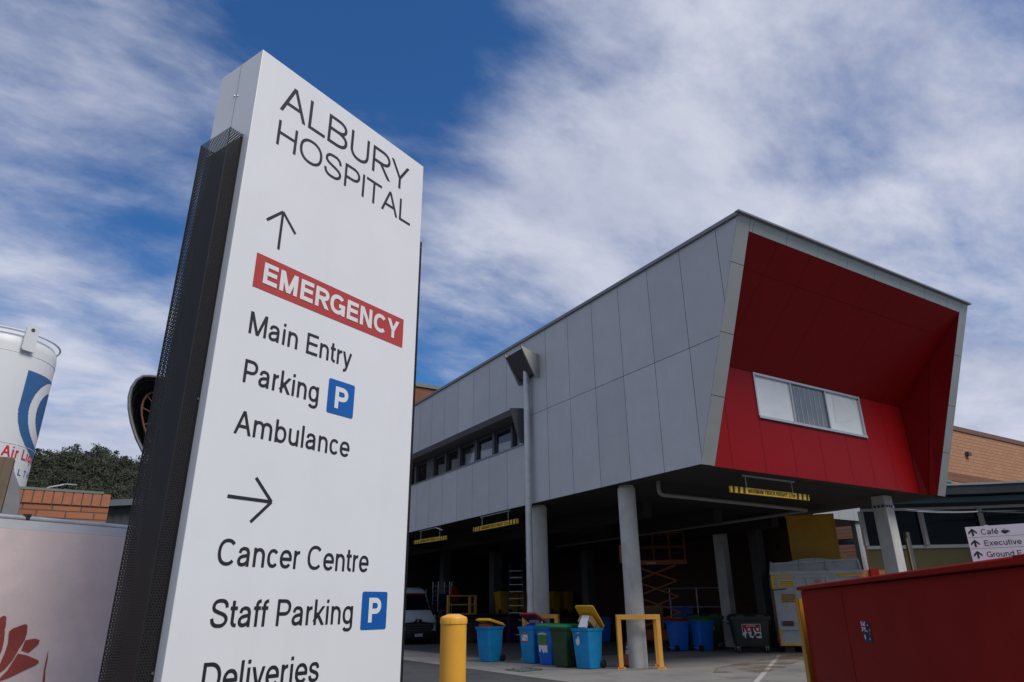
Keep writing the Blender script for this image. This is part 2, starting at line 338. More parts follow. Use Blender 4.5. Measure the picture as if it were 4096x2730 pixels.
def structure(mb, name, mat, **k): return tag(mb.build(name, mat, **k), kind='structure')

_cap = {}
def text_geo(string, weight=0.0):
    cu = bpy.data.curves.new('lettering', 'FONT'); cu.body = string; cu.offset = weight; cu.resolution_u = 4; cu.fill_mode = 'FRONT'
    o = bpy.data.objects.new('lettering', cu); COL.objects.link(o)
    dg = bpy.context.evaluated_depsgraph_get(); me = bpy.data.meshes.new_from_object(o.evaluated_get(dg))
    vs = [(v.co.x, v.co.y) for v in me.vertices]; fs = [tuple(p.vertices) for p in me.polygons]
    bpy.data.objects.remove(o); bpy.data.curves.remove(cu); bpy.data.meshes.remove(me); return vs, fs
def capheight(weight):
    if weight not in _cap: _cap[weight] = max(y for x, y in text_geo('H', weight)[0])
    return _cap[weight]
def text(string, mat, parent, o, ex, ey, x0, x1, base, cap, weight=0.0, name='lettering', warp=None, mb=None):
    vs, fs = text_geo(string, weight); lo = min(x for x, y in vs); hi = max(x for x, y in vs); ch = capheight(weight)
    o, ex, ey = Vector(o), Vector(ex), Vector(ey); P = []
    for x, y in vs:
        q = (x0+(x-lo)/(hi-lo)*(x1-x0), base+y/ch*cap)
        P.append(warp(*q) if warp else o+ex*q[0]+ey*q[1])
    m = mb or MB(); m.add(P, fs)
    return m if mb is not None else m.build(name, mat, parent)

def clip(poly, a, b, c):                                    # keep a*x+b*y+c >= 0
    out = []
    for i in range(len(poly)):
        p, q = poly[i], poly[(i+1) % len(poly)]; dp = a*p[0]+b*p[1]+c; dq = a*q[0]+b*q[1]+c
        if dp >= 0: out.append(p)
        if (dp >= 0) != (dq >= 0):
            t = dp/(dp-dq); out.append((p[0]+(q[0]-p[0])*t, p[1]+(q[1]-p[1])*t))
    return out
# a plain grotesque alphabet drawn as strokes (signs use a Helvetica-like face)
def ell(cx, cy, rx, ry, a0, a1, n=14, p=2.25):
    out = []
    for i in range(n+1):
        t = rad(a0+(a1-a0)*i/n); c, s = math.cos(t), math.sin(t)
        out.append((cx+rx*math.copysign(abs(c)**(2/p), c), cy+ry*math.copysign(abs(s)**(2/p), s)))
    return out
def smooth_pts(P, n=5):
    out = []
    for i in range(len(P)-1):
        p0, p1, p2, p3 = P[max(i-1, 0)], P[i], P[i+1], P[min(i+2, len(P)-1)]
        for k in range(n):
            t = k/n; out.append(tuple(.5*((2*p1[j])+(-p0[j]+p2[j])*t+(2*p0[j]-5*p1[j]+4*p2[j]-p3[j])*t*t+(-p0[j]+3*p1[j]-3*p2[j]+p3[j])*t**3) for j in (0, 1)))
    return out+[P[-1]]
GW = dict(A=.88, B=.76, C=.88, D=.80, E=.70, F=.66, G=.90, H=.77, I=.0, K=.80, L=.62, M=.93, N=.78, O=.96, P=.75, R=.80, S=.80, T=.78, U=.76, X=.82, Y=.85,
          a=.64, b=.63, c=.60, d=.63, e=.65, f=.34, g=.63, i=.0, k=.60, l=.0, m=1.0, n=.58, o=.66, q=.63, r=.36, s=.58, t=.33, u=.58, v=.62, x=.62, y=.63)
GW.update({'é': .65, '3': .64, '7': .64, '.': .0, ' ': .20})
DIAG = 'AKTVXYkvxy7LFrft'
S_PTS = [(.95, .73), (.90, .88), (.72, .985), (.48, 1.0), (.24, .97), (.09, .87), (.05, .74), (.12, .63), (.30, .56), (.55, .50), (.80, .43), (.95, .33), (.98, .22), (.90, .10), (.72, .015), (.50, 0), (.26, .02), (.08, .12), (.01, .29)]
def glyph(c, w, k):
    """strokes of one letter: ('p', points) follows a line, ('d', p, q, lo, hi) is a diagonal cut level at lo and hi"""
    h = w/2; W_ = max(GW[c]*k, w); T = 1-h; xh = .735; xt = xh-h; L, R = h, W_-h; C = (L+R)/2; rx = (R-L)/2; X = lambda f: L+f*(R-L)
    dg = lambda p, q, lo=0., hi=1.: ('d', p, q, lo, hi)
    def leg(dx, dy): return w*math.hypot(dx, dy)/dy/2
    if c == ' ' : return [], W_
    if c == 'A':
        e = leg(W_/2, 1); f = lambda y: e+(W_/2-e)*y
        return [dg((e, 0), (W_/2, 1)), dg((W_-e, 0), (W_/2, 1)), ('p', [(f(.34), .34), (W_-f(.34), .34)])], W_
    if c == 'B':
        b = X(.45); return [('p', [(L, 0), (L, 1)]), ('p', [(L, T)]+ell(b, (T+.53)/2, X(.94)-b, (T-.53)/2, 90, -90)+[(L, .53)]), ('p', [(L, .53)]+ell(b, (h+.53)/2, R-b, (.53-h)/2, 90, -90)+[(L, h)])], W_
    if c == 'C': return [('p', ell(C, .5, rx, .5-h, 42, 318, 26))], W_
    if c == 'D': b = X(.35); return [('p', [(L, 0), (L, 1)]), ('p', [(L, T)]+ell(b, .5, R-b, .5-h, 90, -90, 20)+[(L, h)])], W_
    if c == 'E': return [('p', [(L, 0), (L, 1)]), ('p', [(L, T), (W_, T)]), ('p', [(L, .52), (W_*.95, .52)]), ('p', [(L, h), (W_, h)])], W_
    if c == 'F': return [('p', [(L, 0), (L, 1)]), ('p', [(L, T), (W_, T)]), ('p', [(L, .50), (W_*.92, .50)])], W_
    if c == 'G': return [('p', ell(C, .5, rx, .5-h, 42, 336, 26)), ('p', [(R, 0), (R, .49)]), ('p', [(C+.08*k, .46), (R+h, .46)])], W_
    if c == 'H': return [('p', [(L, 0), (L, 1)]), ('p', [(R, 0), (R, 1)]), ('p', [(L, .52), (R, .52)])], W_
    if c in 'Il': return [('p', [(W_/2, 0), (W_/2, 1)])], W_
    if c == 'K': return [('p', [(L, 0), (L, 1)]), dg((L, .30), (W_-w*.6, 1), .2, 1), dg((X(.30), .55), (W_-w*.55, 0), 0, .62)], W_
    if c == 'L': return [('p', [(L, 0), (L, 1)]), ('p', [(L, h), (W_, h)])], W_
    if c == 'M': return [('p', [(L, 0), (L, 1)]), ('p', [(R, 0), (R, 1)]), dg((L+w*.1, 1), (C, 0)), dg((R-w*.1, 1), (C, 0))], W_
    if c == 'N': return [('p', [(L, 0), (L, 1)]), ('p', [(R, 0), (R, 1)]), dg((L+w*.08, 1), (R-w*.08, 0))], W_
    if c == 'O': return [('p', ell(C, .5, rx, .5-h, 0, 360, 36))], W_
    if c in 'PR':
        m = .45 if c == 'P' else .48; b = X(.5); g = [('p', [(L, 0), (L, 1)]), ('p', [(L, T)]+ell(b, (T+m)/2, X(.97)-b, (T-m)/2, 90, -90)+[(L, m)])]
        if c == 'R': g.append(dg((X(.42), m), (W_-w*.55, 0), 0, m))
        return g, W_
    if c == 'S': return [('p', smooth_pts([(X(a), h+b*(1-w)) for a, b in S_PTS]))], W_
    if c == 's': return [('p', smooth_pts([(X(a), h+b*(xh-w)) for a, b in S_PTS]))], W_
    if c == 'T': return [('p', [(W_/2, 0), (W_/2, 1)]), ('p', [(0, T), (W_, T)])], W_
    if c == 'U': return [('p', [(L, 1)]+ell(C, .36, rx, .36-h, 180, 360, 20)+[(R, 1)])], W_
    if c == 'X': e = leg(W_*.8, 1); return [dg((e, 0), (W_-e*1.1, 1)), dg((W_-e, 0), (e*1.1, 1))], W_
    if c == 'Y': e = leg(W_/2, .6); return [('p', [(W_/2, 0), (W_/2, .45)]), dg((W_/2, .40), (e*.95, 1), .40, 1), dg((W_/2, .40), (W_-e*.95, 1), .40, 1)], W_
    if c == 'a': 
        f = lambda a, b: (X(a), h+b*(xh-w)); s = X(.88)
        return [('p', smooth_pts([f(.05, .72), f(.12, .90), f(.32, .99), f(.52, 1.), f(.76, .93), f(.88, .74)])+[(s, 0)]), ('p', smooth_pts([f(.88, .60), f(.60, .555), f(.25, .49), f(.04, .36), f(.0, .20), f(.10, .05), f(.32, 0), f(.60, .05), f(.80, .17), f(.88, .34)]))], W_
    if c == 'c': return [('p', ell(C, xh/2, rx, xt-xh/2, 40, 320, 24))], W_
    if c in 'eé':
        g = [('p', ell(C, xh/2, rx, xt-xh/2, 0, 322, 28)), ('p', [(L, xh/2), (R+h*.9, xh/2)])]
        if c == 'é': g.append(dg((C-.02, .80), (C+.14*k, 1.0), .80, 1.0))
        return g, W_
    if c == 'o': return [('p', ell(C, xh/2, rx, xt-xh/2, 0, 360, 30))], W_
    if c in 'bdgq':
        bowl = ('p', ell(C, xh/2, rx, xt-xh/2, 0, 360, 30))
        if c == 'b': return [bowl, ('p', [(L, 0), (L, 1)])], W_
        if c == 'd': return [bowl, ('p', [(R, 0), (R, 1)])], W_
        if c == 'q': return [bowl, ('p', [(R, xh), (R, -.26)])], W_
        return [bowl, ('p', [(R, xh)]+ell(C, -.06, rx, .18, 0, -152, 18))], W_
    if c in 'nh': return [('p', [(L, 0), (L, xh)]), ('p', ell(C, xt-.27, rx, .27, 180, 0, 18)+[(R, 0)])], W_
    if c == 'm': q = rx/2; return [('p', [(L, 0), (L, xh)]), ('p', ell(L+q, xt-.24, q, .24, 180, 0, 16)+[(C, 0)]), ('p', ell(C+q, xt-.24, q, .24, 180, 0, 16)+[(R, 0)])], W_
    if c == 'u': return [('p', [(R, 0), (R, xh)]), ('p', ell(C, .27+h, rx, .27, 360, 180, 18)+[(L, xh)])], W_
    if c == 'r': return [('p', [(L, 0), (L, xh)]), ('p', ell(W_-.02, xt-.26, W_-.02-L, .26, 180, 92, 10))], W_
    if c == 'i': return [('p', [(W_/2, 0), (W_/2, xh)]), ('p', [(W_/2, .87), (W_/2, 1)])], W_
    if c == 't': s = W_*.42; return [('p', [(s, .94)]+ell(W_-.01, .20, W_-.01-s, .20-h, 180, 272, 10)), ('p', [(0, xt), (W_, xt)])], W_
    if c == 'f': s = W_*.45; return [('p', [(s, 0)]+ell(W_+.02, .80, W_+.02-s, .20-h, 180, 96, 10)), ('p', [(0, xt), (W_*.98, xt)])], W_
    if c == 'k': return [('p', [(L, 0), (L, 1)]), dg((L, .22), (W_-w*.55, xh), .15, xh), dg((X(.30), .42), (W_-w*.55, 0), 0, .48)], W_
    if c == 'v': e = leg(W_/2, xh); return [dg((e, xh), (W_/2, 0), 0, xh), dg((W_-e, xh), (W_/2, 0), 0, xh)], W_
    if c == 'x': e = leg(W_*.8, xh); return [dg((e, 0), (W_-e, xh), 0, xh), dg((W_-e, 0), (e, xh), 0, xh)], W_
    if c == 'y': e = leg(W_/2, xh); return [dg((e, xh), (W_/2, .0), .0, xh), ('p', [(W_-e, xh), (W_/2, .0)]+smooth_pts([(W_/2-.035, -.10), (W_/2-.10, -.19), (W_/2-.22*k, -.21)]))], W_
    if c == '3': b = X(.5); return [('p', ell(C, (T+.53)/2, rx*.92, (T-.53)/2, 160, -80)), ('p', ell(C, (h+.53)/2, rx, (.53-h)/2, 80, -160))], W_
    if c == '7': return [('p', [(0, T), (W_, T)]), dg((W_*.25, 0), (R, 1), 0, 1)], W_
    if c == '.': return [('p', [(W_/2, 0), (W_/2, w)])], W_
def stroke_polys(st, w):
    if st[0] == 'd':
        p, q, lo, hi = Vector(st[1]), Vector(st[2]), st[3], st[4]; d = (q-p).normalized(); n = Vector((-d.y, d.x))*w/2; p = p-d*w; q = q+d*w
        P = clip(clip([tuple(p-n), tuple(q-n), tuple(q+n), tuple(p+n)], 0, 1, -lo), 0, -1, hi); return [P] if len(P) > 2 else []
    P = [Vector(p) for p in st[1]]; P = [P[0]]+[b for a, b in zip(P, P[1:]) if (b-a).length > 1e-5]; l = []; r = []
    closed = len(P) > 8 and (P[0]-P[-1]).length < 1e-4
    for i, p in enumerate(P):
        a = (P[i]-P[i-1]).normalized() if i else ((P[0]-P[-2]).normalized() if closed else (P[1]-P[0]).normalized())
        b = (P[i+1]-P[i]).normalized() if i < len(P)-1 else ((P[1]-P[0]).normalized() if closed else a)
        n = Vector((-(a+b).y, (a+b).x)).normalized(); m = 1/max(.6, n.dot(Vector((-a.y, a.x)))); l.append(p+n*w/2*m); r.append(p-n*w/2*m)
    return [[tuple(r[i]), tuple(r[i+1]), tuple(l[i+1]), tuple(l[i])] for i in range(len(P)-1)]
def lbear(c): return .01 if c in 'ATXYvxy7' else (.02 if c in 'ft' else (.05 if c in 'CGOSaceédgoqs3' else .085))
def rbear(c): return .01 if c in 'AFKLTXYfkrvxy7R' else (.025 if c in 'tPCceés' else (.05 if c in 'BDEGOSabo' else .085))
def grotesk(string, mat, parent, o, ex, ey, x0, x1, base, cap, w, name='lettering', warp=None):
    tot = 0
    for i, c in enumerate(string): tot += GW[c]+(0 if i == 0 else lbear(c))+(0 if i == len(string)-1 else rbear(c))
    thin = sum(w for c in string if GW[c] == 0); k = ((x1-x0)/cap-thin)/tot; m = MB(); x = 0.0; o, ex, ey = Vector(o), Vector(ex), Vector(ey); nn = ex.cross(ey)
    for i, c in enumerate(string):
        if i: x += lbear(c)*k
        S, W_ = glyph(c, w, k)
        for j, s in enumerate(S):
            for P in stroke_polys(s, w):
                Q = [(x0+(x+px)*cap, base+py*cap) for px, py in P]
                if sum(Q[a][0]*Q[a-1][1]-Q[a-1][0]*Q[a][1] for a in range(len(Q))) > 0: Q = Q[::-1]
                e = nn*(.00025*j)
                m.add([(warp(*q)+e if warp else o+ex*q[0]+ey*q[1]+e) for q in Q], [tuple(range(len(Q)))])
        x += W_+rbear(c)*k
    return m.build(name, mat, parent)

def panels(mb, poly, xs, ys, gap, place, depth=None):       # sheet panels with open joints over a convex polygon
    for i in range(len(xs)-1):
        for j in range(len(ys)-1):
            q = list(poly)
            for a, b, c in ((1, 0, -(xs[i]+gap/2)), (-1, 0, xs[i+1]-gap/2), (0, 1, -(ys[j]+gap/2)), (0, -1, ys[j+1]-gap/2)):
                if q: q = clip(q, a, b, c)
            if len(q) >= 3: mb.add([place(x, y) for x, y in q], [tuple(range(len(q)))])
def lerp(a, b, t): return a+(b-a)*t
def quad_panels(mb, p00, p10, p11, p01, us, vs, gap):       # panels over a bilinear quad
    p00, p10, p11, p01 = map(Vector, (p00, p10, p11, p01)); lu = (p10-p00).length; lv = (p01-p00).length
    f = lambda a, b: lerp(lerp(p00, p10, a), lerp(p01, p11, a), b)
    for i in range(len(us)-1):
        for j in range(len(vs)-1):
            a0, a1, b0, b1 = us[i]+gap/2/lu, us[i+1]-gap/2/lu, vs[j]+gap/2/lv, vs[j+1]-gap/2/lv
            mb.add([f(a0, b0), f(a1, b0), f(a1, b1), f(a0, b1)], [(0, 1, 2, 3)])

# ------------------------------------------------------------------ ground
structure(MB().add([(-600, -300, 0), (700, -300, 0), (700, 700, 0), (-600, 700, 0)], [(0, 1, 2, 3)]), 'ground', ground_m)
apron = MB()
panels(apron, [(9.3, -12), (34, -12), (34, 19.2), (11.6, 19.2), (11.6, 40), (9.3, 40)][:3]+[(34, 19.2), (9.3, 19.2)], [9.3, 12.78, 16.5, 20.5, 25, 34], [-12, -6, -1, 4, 8, 11.45, 14.4, 19.2], 0.018, lambda x, y: (x, y, .006))
panels(apron, [(9.3, 19.2), (11.6, 19.2), (11.6, 40), (9.3, 40)], [9.3, 11.6], [19.2, 23.5, 28, 33, 40], 0.018, lambda x, y: (x, y, .006))
structure(apron, 'concrete_pavement', slab_m)
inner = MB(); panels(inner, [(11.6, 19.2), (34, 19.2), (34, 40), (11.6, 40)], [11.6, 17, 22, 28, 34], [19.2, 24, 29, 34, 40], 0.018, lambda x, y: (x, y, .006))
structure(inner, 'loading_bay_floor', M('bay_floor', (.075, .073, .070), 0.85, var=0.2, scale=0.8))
ln = MB(); d_ = Vector((19.49-12.46, 15.71-10.7, 0)).normalized(); n_ = Vector((-d_.y, d_.x, 0))*.055; p_ = Vector((19.49, 15.71, .010)); q_ = Vector((9.9, 8.87, .010))
ln.add([p_-n_, p_+n_, q_+n_, q_-n_], [(0, 1, 2, 3)]); structure(ln, 'road_marking', paint_line)
rs = M('rust_stain', (.17, .095, .048), 0.9, var=0.2)
rs.l.new(rs.math('MULTIPLY', rs.ramp(rs.noise(1.1, 7, .62, stretch=(1, 1, 1)), .42, .66), 0.8), rs.p.inputs['Alpha'])
blob = [(13.2, 12.6), (14.2, 11.9), (15.8, 12.6), (17.6, 13.6), (19.8, 14.6), (21.2, 15.0), (20.5, 15.8), (18.6, 15.2), (16.4, 14.4), (14.4, 13.6)]
structure(MB().add([(x, y, .014) for x, y in blob], [tuple(range(len(blob)))]), 'ground_rust_patch', rs)
pit = thing('access_cover', 'square concrete pit lid set in the apron with grass round its edge', 'pit cover', (10.15, 16.0, 0))
MB((10.15, 16.0, 0)).add([(9.8, 16.32, .012), (10.5, 16.42, .012), (10.55, 15.78, .012), (9.82, 15.62, .012)], [(0, 3, 2, 1)]).build('lid', M('pit_lid', (.13, .135, .135), 0.9, var=0.15), pit)
gr = MB((10.15, 16.0, 0)); per = [Vector((9.8, 16.32, .01)), Vector((10.5, 16.42, .01)), Vector((10.55, 15.78, .01)), Vector((9.82, 15.62, .01))]
for i in range(4):
    for k in range(90):
        p = per[i].lerp(per[(i+1) % 4], random.random())+Vector((random.gauss(0, .03), random.gauss(0, .03), 0)); h = random.uniform(.01, .05); a = random.uniform(0, 6.28)
        gr.add([p+Vector((.008*math.cos(a), .008*math.sin(a), 0)), p-Vector((.008*math.cos(a), .008*math.sin(a), 0)), p+Vector((random.gauss(0, .02), random.gauss(0, .02), h))], [(0, 1, 2)])
tag(gr.build('grass', M('weed_green', (.055, .085, .025), .8, var=.3, scale=30), pit), kind='stuff')

# ------------------------------------------------------------------ hospital block
XF, HB, HT = 12.5, 4.66, 10.6
BO = (12.5, 11.58, 0)
bld = thing('hospital_building', 'grey panelled hospital wing on concrete columns with a red recessed window box at its end', 'building', BO)
def B(): return MB(BO)
lean = (11.58-9.45)/(HT-HB)                                 # the end leans outwards towards its top
yf = lambda z: 11.58-(z-HB)*lean
ycuts = [8.9, 10.22]+[11.53+1.3*k for k in range(18)]
face = [(yf(HB), HB), (34.0, HB), (34.0, HT-.1), (yf(HT-.1), HT-.1)]
P_ = lambda y, z: (XF-.012, y, z)
cl = B()
right = [q for q in clip(face, -1, 0, 19.3)]
panels(cl, right, ycuts, [HB, 7.65, HT], .014, P_)
left = clip(face, 1, 0, -19.3)
panels(cl, left, ycuts, [HB, 6.73], .014, P_); panels(cl, left, ycuts, [7.94, HT], .014, P_)
# back it with a real wall, 0.25 m thick
wall = B()
for y0, y1, z0, z1 in ((19.3, 34, HB, 6.72), (19.3, 34, 7.95, HT-.1), (30.2, 34, 6.72, 7.95)): wall.box(XF, XF+.25, y0, y1, z0, z1)
wp = [(yf(HB)+.02, HB), (19.3, HB), (19.3, HT-.1), (yf(HT-.1)+.02, HT-.1)]
wall.poly(wp, (XF, 0, 0), (0, 1, 0), (0, 0, 1), .25)
wall.build('wall', joint, bld); cl.build('cladding', clad, bld)
B().box(XF+.01, 23.37, 9.7, 34, HT-.35, HT-.06).build('roof', flash_metal, bld)
fl = B(); fl.bar((XF-.03, 9.43, HT-.05), (XF-.03, 34, HT-.05), .10, .10)
fl.bar((XF-.08, 9.42, HT-.012), (23.46, 9.42, HT-.012), .12, .05); fl.build('roof_flashing', flash_metal, bld)
# window band
sill = B(); sill.box(XF-.03, XF+.20, 19.42, 30.2, 6.70, 6.76); sill.build('window_sill', flash_metal, bld)
rv = B(); rv.box(XF+.02, XF+.24, 19.42, 30.2, 7.62, 7.94)
for a, b in ((20.32, 20.44), (21.61, 21.78), (22.97, 23.16), (24.38, 24.55), (25.63, 25.79), (26.86, 27.60), (28.70, 28.9)): rv.box(XF+.03, XF+.22, a, b, 6.76, 7.62)
rv.build('mullions', dark_metal, bld)
for a, b, dk in ((19.45, 20.32, 0), (20.44, 21.61, 1), (21.78, 22.97, 1), (23.16, 24.38, 0), (24.55, 25.63, 0), (25.79, 26.86, 0), (27.60, 28.70, 2), (28.9, 30.2, 2)):
    w = B()
    for y0, y1, z0, z1 in ((a, b, 7.55, 7.61), (a, b, 6.765, 6.82), (a, a+.05, 6.82, 7.55), (b-.05, b, 6.82, 7.55)): w.box(XF+.10, XF+.16, y0, y1, z0, z1)
    fo = w.build('window', dark_metal, bld)
    B().add([(XF+.13, a+.05, 6.82), (XF+.13, b-.05, 6.82), (XF+.13, b-.05, 7.55), (XF+.13, a+.05, 7.55)], [(0, 3, 2, 1)]).build('pane', glass, fo)
    if dk < 2:
        h = 7.15 if dk else 7.25
        B().add([(XF+.127, a+.07, 6.83), (XF+.127, b-.30+.2*dk, 6.83), (XF+.127, b-.30+.2*dk, h), (XF+.127, a+.07, h-.06)], [(0, 3, 2, 1)]).build('blind', blind_dark, fo)
# raked hood over the window band
hd = B()
sec = [(12.487, 7.96), (11.92, 7.89), (11.99, 7.70), (12.49, 7.64)]
hd.loft([[(x, y, z) for x, z in sec] for y in (19.47, 31.5)])
hd.loft([[(x, y, z) for x, z in ((12.487, 7.99), (11.90, 7.92), (12.27, 6.75), (12.487, 6.75))] for y in (19.38, 19.465)])
hd.build('window_hood', M('hood_grey', (.125, .12, .125), .45, .2, var=.08), bld)
# end frame, leaning out
def FP(x, t): return Vector((x, 11.58-2.13*t, HB+5.94*t))
fn = Vector((0, -5.94, -2.13)).normalized()
TI = .941
fr = B()
def fpan(x0, x1, t0, t1, g=.012):
    p = [FP(x0+g/2, t0+.0012), FP(x1-g/2, t0+.0012), FP(x1-g/2, t1-.0012), FP(x0+g/2, t1-.0012)]
    q = [v-fn*.05 for v in p]; fr.add(p+q, [(0, 1, 2, 3), (7, 6, 5, 4), (0, 4, 5, 1), (1, 5, 6, 2), (2, 6, 7, 3), (3, 7, 4, 0)])
for a, b in ((0, .27), (.27, .52), (.52, .80), (.80, .995)): fpan(12.49, 12.97, a, b)
for a, b in ((0, .22), (.22, .46), (.46, .72), (.72, .995)): fpan(22.97, 23.42, a, b)
xc = [12.97, 13.10]+[14.4+1.3*k for k in range(7)]+[22.97]
for i in range(len(xc)-1): fpan(xc[i], xc[i+1], TI, .995)
fr.build('end_frame', frame_metal, bld)
core = B()                                                  # solid cores of the two side fins and the head, behind the panels
core.add([FP(12.51, .0)-fn*.05, FP(12.95, .0)-fn*.05, Vector((12.95, 12.3, HB)), Vector((12.51, 12.3, HB)), FP(12.51, .99)-fn*.05, FP(12.95, .99)-fn*.05, Vector((12.95, 12.3, HT-.1)), Vector((12.51, 12.3, HT-.1))],
         [(0, 1, 2, 3), (4, 7, 6, 5), (0, 4, 5, 1), (1, 5, 6, 2), (2, 6, 7, 3), (3, 7, 4, 0)])
core.add([FP(23.10, .0)-fn*.05, FP(23.38, .0)-fn*.05, Vector((23.38, 12.3, HB)), Vector((23.10, 12.3, HB)), FP(23.10, .99)-fn*.05, FP(23.38, .99)-fn*.05, Vector((23.38, 12.3, HT-.1)), Vector((23.10, 12.3, HT-.1))],
         [(0, 1, 2, 3), (4, 7, 6, 5), (0, 4, 5, 1), (1, 5, 6, 2), (2, 6, 7, 3), (3, 7, 4, 0)])
core.build('frame_core', joint, bld)
cladr = B(); panels(cladr, [(yf(HB), HB), (34, HB), (34, HT-.1), (yf(HT-.1), HT-.1)], ycuts, [HB, 7.65, HT], .014, lambda y, z: (23.40, y, z)); cladr.build('cladding', clad, bld)
# red lining of the recess
it = FP(0, TI); YI, ZI = it.y, it.z
rc = B(); rb = B()
Lb, Rb_ = 12.965, 22.75
xcut = [12.965, 14.10, 15.41, 16.70, 18.0, 19.3, 20.40, 21.55, 22.75]
A0, A1, A2, A3 = (Lb, 12.0, 7.645), (Rb_, 12.0, 7.645), (22.965, YI, ZI), (Lb, YI, ZI)
us = [(x-Lb)/(Rb_-Lb) for x in xcut]
quad_panels(rc, A0, A1, A2, A3, us, [0, .745, 1], .008)
off = Vector((0, .02, .025))
rb.add([Vector(q)+off for q in (A0, A1, A2, A3)], [(0, 3, 2, 1)])
rc.build('red_ceiling', red_panel, bld)
rw_ = B()
Fb, Ft = FP(22.965, 0.004), FP(22.965, TI)
for t0, t1, w0, w1 in ((0.0, .48, 0, 1), (.48, 1.0, 0, 1)):
    quad_panels(rw_, lerp(Vector(Fb), Vector(Ft), t0), (Rb_, 12.0, lerp(HB, 7.645, t0)), (Rb_, 12.0, lerp(HB, 7.645, t1)), lerp(Vector(Fb), Vector(Ft), t1), [0, .5, 1], [0, 1], .012)
rw_.build('red_side_wall', red_panel, bld)
lw = B(); lw.add([FP(12.972, .004), FP(12.972, TI), (12.972, 12.0, 7.645), (12.972, 12.0, HB)], [(0, 1, 2, 3)]); lw.build('red_side_wall', red_panel, bld)
bk = B(); BP = lambda x, z: (x, 12.0, z)
full = [(12.9, HB), (22.75, HB), (22.75, 7.64), (12.9, 7.64)]
panels(bk, full, [12.9]+xcut[1:3]+[15.41], [HB, 7.64], .012, BP)
panels(bk, full, xcut[2:7], [HB, 6.32], .012, BP); panels(bk, full, xcut[6:], [HB, 7.64], .012, BP)
bk.build('red_back_wall', red_panel, bld)
for x0, x1, z0, z1 in ((12.8, 15.40, HB, 7.66), (20.42, 22.8, HB, 7.66), (15.40, 20.42, HB, 6.30)): rb.box(x0, x1, 12.02, 12.22, z0, z1)
rb.build('recess_backing', joint, bld)
wf = B()
for x0, x1, z0, z1, y0 in ((15.41, 20.40, 6.30, 6.37, 11.94), (15.41, 20.40, 7.57, 7.635, 11.97), (15.41, 15.46, 6.37, 7.57, 11.97), (20.33, 20.40, 6.37, 7.57, 11.97), (17.0, 17.05, 6.37, 7.57, 11.985), (18.62, 18.67, 6.37, 7.57, 11.985)): wf.box(x0, x1, y0, 12.08, z0, z1)
wo_ = wf.build('window', alu, bld)
for x0, x1, m_ in ((15.46, 17.0, blind), (17.05, 18.62, blind_dark), (18.67, 20.33, blind)):
    B().add([(x0, 12.03, 6.37), (x1, 12.03, 6.37), (x1, 12.03, 7.57), (x0, 12.03, 7.57)], [(0, 1, 2, 3)]).build('pane', m_, wo_)
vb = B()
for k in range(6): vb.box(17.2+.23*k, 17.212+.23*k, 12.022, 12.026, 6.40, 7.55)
vb.add([(19.0, 12.024, 6.62), (19.95, 12.024, 6.84), (19.45, 12.024, 7.45), (19.05, 12.024, 7.5)], [(0, 1, 2, 3)])  # bright reflection shape painted on the right pane
vb.build('blind_slats_and_reflection', M('blind_edge_and_reflection', (.58, .61, .62), .35, var=0), wo_)
# soffit and undercroft
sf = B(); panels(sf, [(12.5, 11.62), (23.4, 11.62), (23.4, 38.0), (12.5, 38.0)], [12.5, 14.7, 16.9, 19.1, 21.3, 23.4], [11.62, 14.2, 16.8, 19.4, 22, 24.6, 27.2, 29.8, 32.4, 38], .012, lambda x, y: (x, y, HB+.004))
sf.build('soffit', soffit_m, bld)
B().box(12.52, 23.38, 12.25, 38, HB+.02, HB+.3).build('floor_slab', joint, bld)
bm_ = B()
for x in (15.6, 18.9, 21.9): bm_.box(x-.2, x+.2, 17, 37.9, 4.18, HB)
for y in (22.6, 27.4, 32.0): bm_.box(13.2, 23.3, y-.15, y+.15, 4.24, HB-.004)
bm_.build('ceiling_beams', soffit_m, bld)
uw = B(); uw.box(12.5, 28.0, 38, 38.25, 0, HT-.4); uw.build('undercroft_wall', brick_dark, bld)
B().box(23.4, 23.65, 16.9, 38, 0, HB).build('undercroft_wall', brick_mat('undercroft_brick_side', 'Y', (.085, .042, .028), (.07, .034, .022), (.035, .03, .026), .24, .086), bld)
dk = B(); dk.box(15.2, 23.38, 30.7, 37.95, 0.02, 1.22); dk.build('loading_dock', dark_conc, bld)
dkr = B(); dkr.box(15.2, 23.38, 30.62, 30.698, 1.02, 1.20); dkr.build('dock_buffer', rubber, bld)
def round_col(x, y, r=.25):
    c = B(); c.lathe([(r, 0.0), (r, 1.6), (r, 3.2), (r, HB-.07), (r-.035, HB-.06), (r-.035, HB)], x, y, 36); return c.build('column', concrete, bld, smooth=True)
round_col(12.96, 19.36, .255); round_col(12.94, 14.88, .245)
def sq_col(x, y, w, d, mat, rz=0, top=HB):
    c = B(); c.mat = Matrix.Translation((x, y, 0)) @ Matrix.Rotation(rz, 4, 'Z'); c.box(-w/2, w/2, -d/2, d/2, 0, top); return c.build('column', mat, bld, bevel=.02)
sq_col(21.42, 12.52, .44, .44, concrete)
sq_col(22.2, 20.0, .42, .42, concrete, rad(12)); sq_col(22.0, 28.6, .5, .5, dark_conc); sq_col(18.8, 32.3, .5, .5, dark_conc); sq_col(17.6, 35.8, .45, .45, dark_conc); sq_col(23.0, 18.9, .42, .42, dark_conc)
st = B(); st.box(21.19, 21.65, 12.29, 12.75, 4.28, 4.36); st.build('column_strap', galv, bld)
for k in range(3):
    t = B(); t.box(21.22+.13*k, 21.27+.13*k, 12.27, 12.295, 4.285, 4.355); t.build('strap_bolt', black_steel, bld)
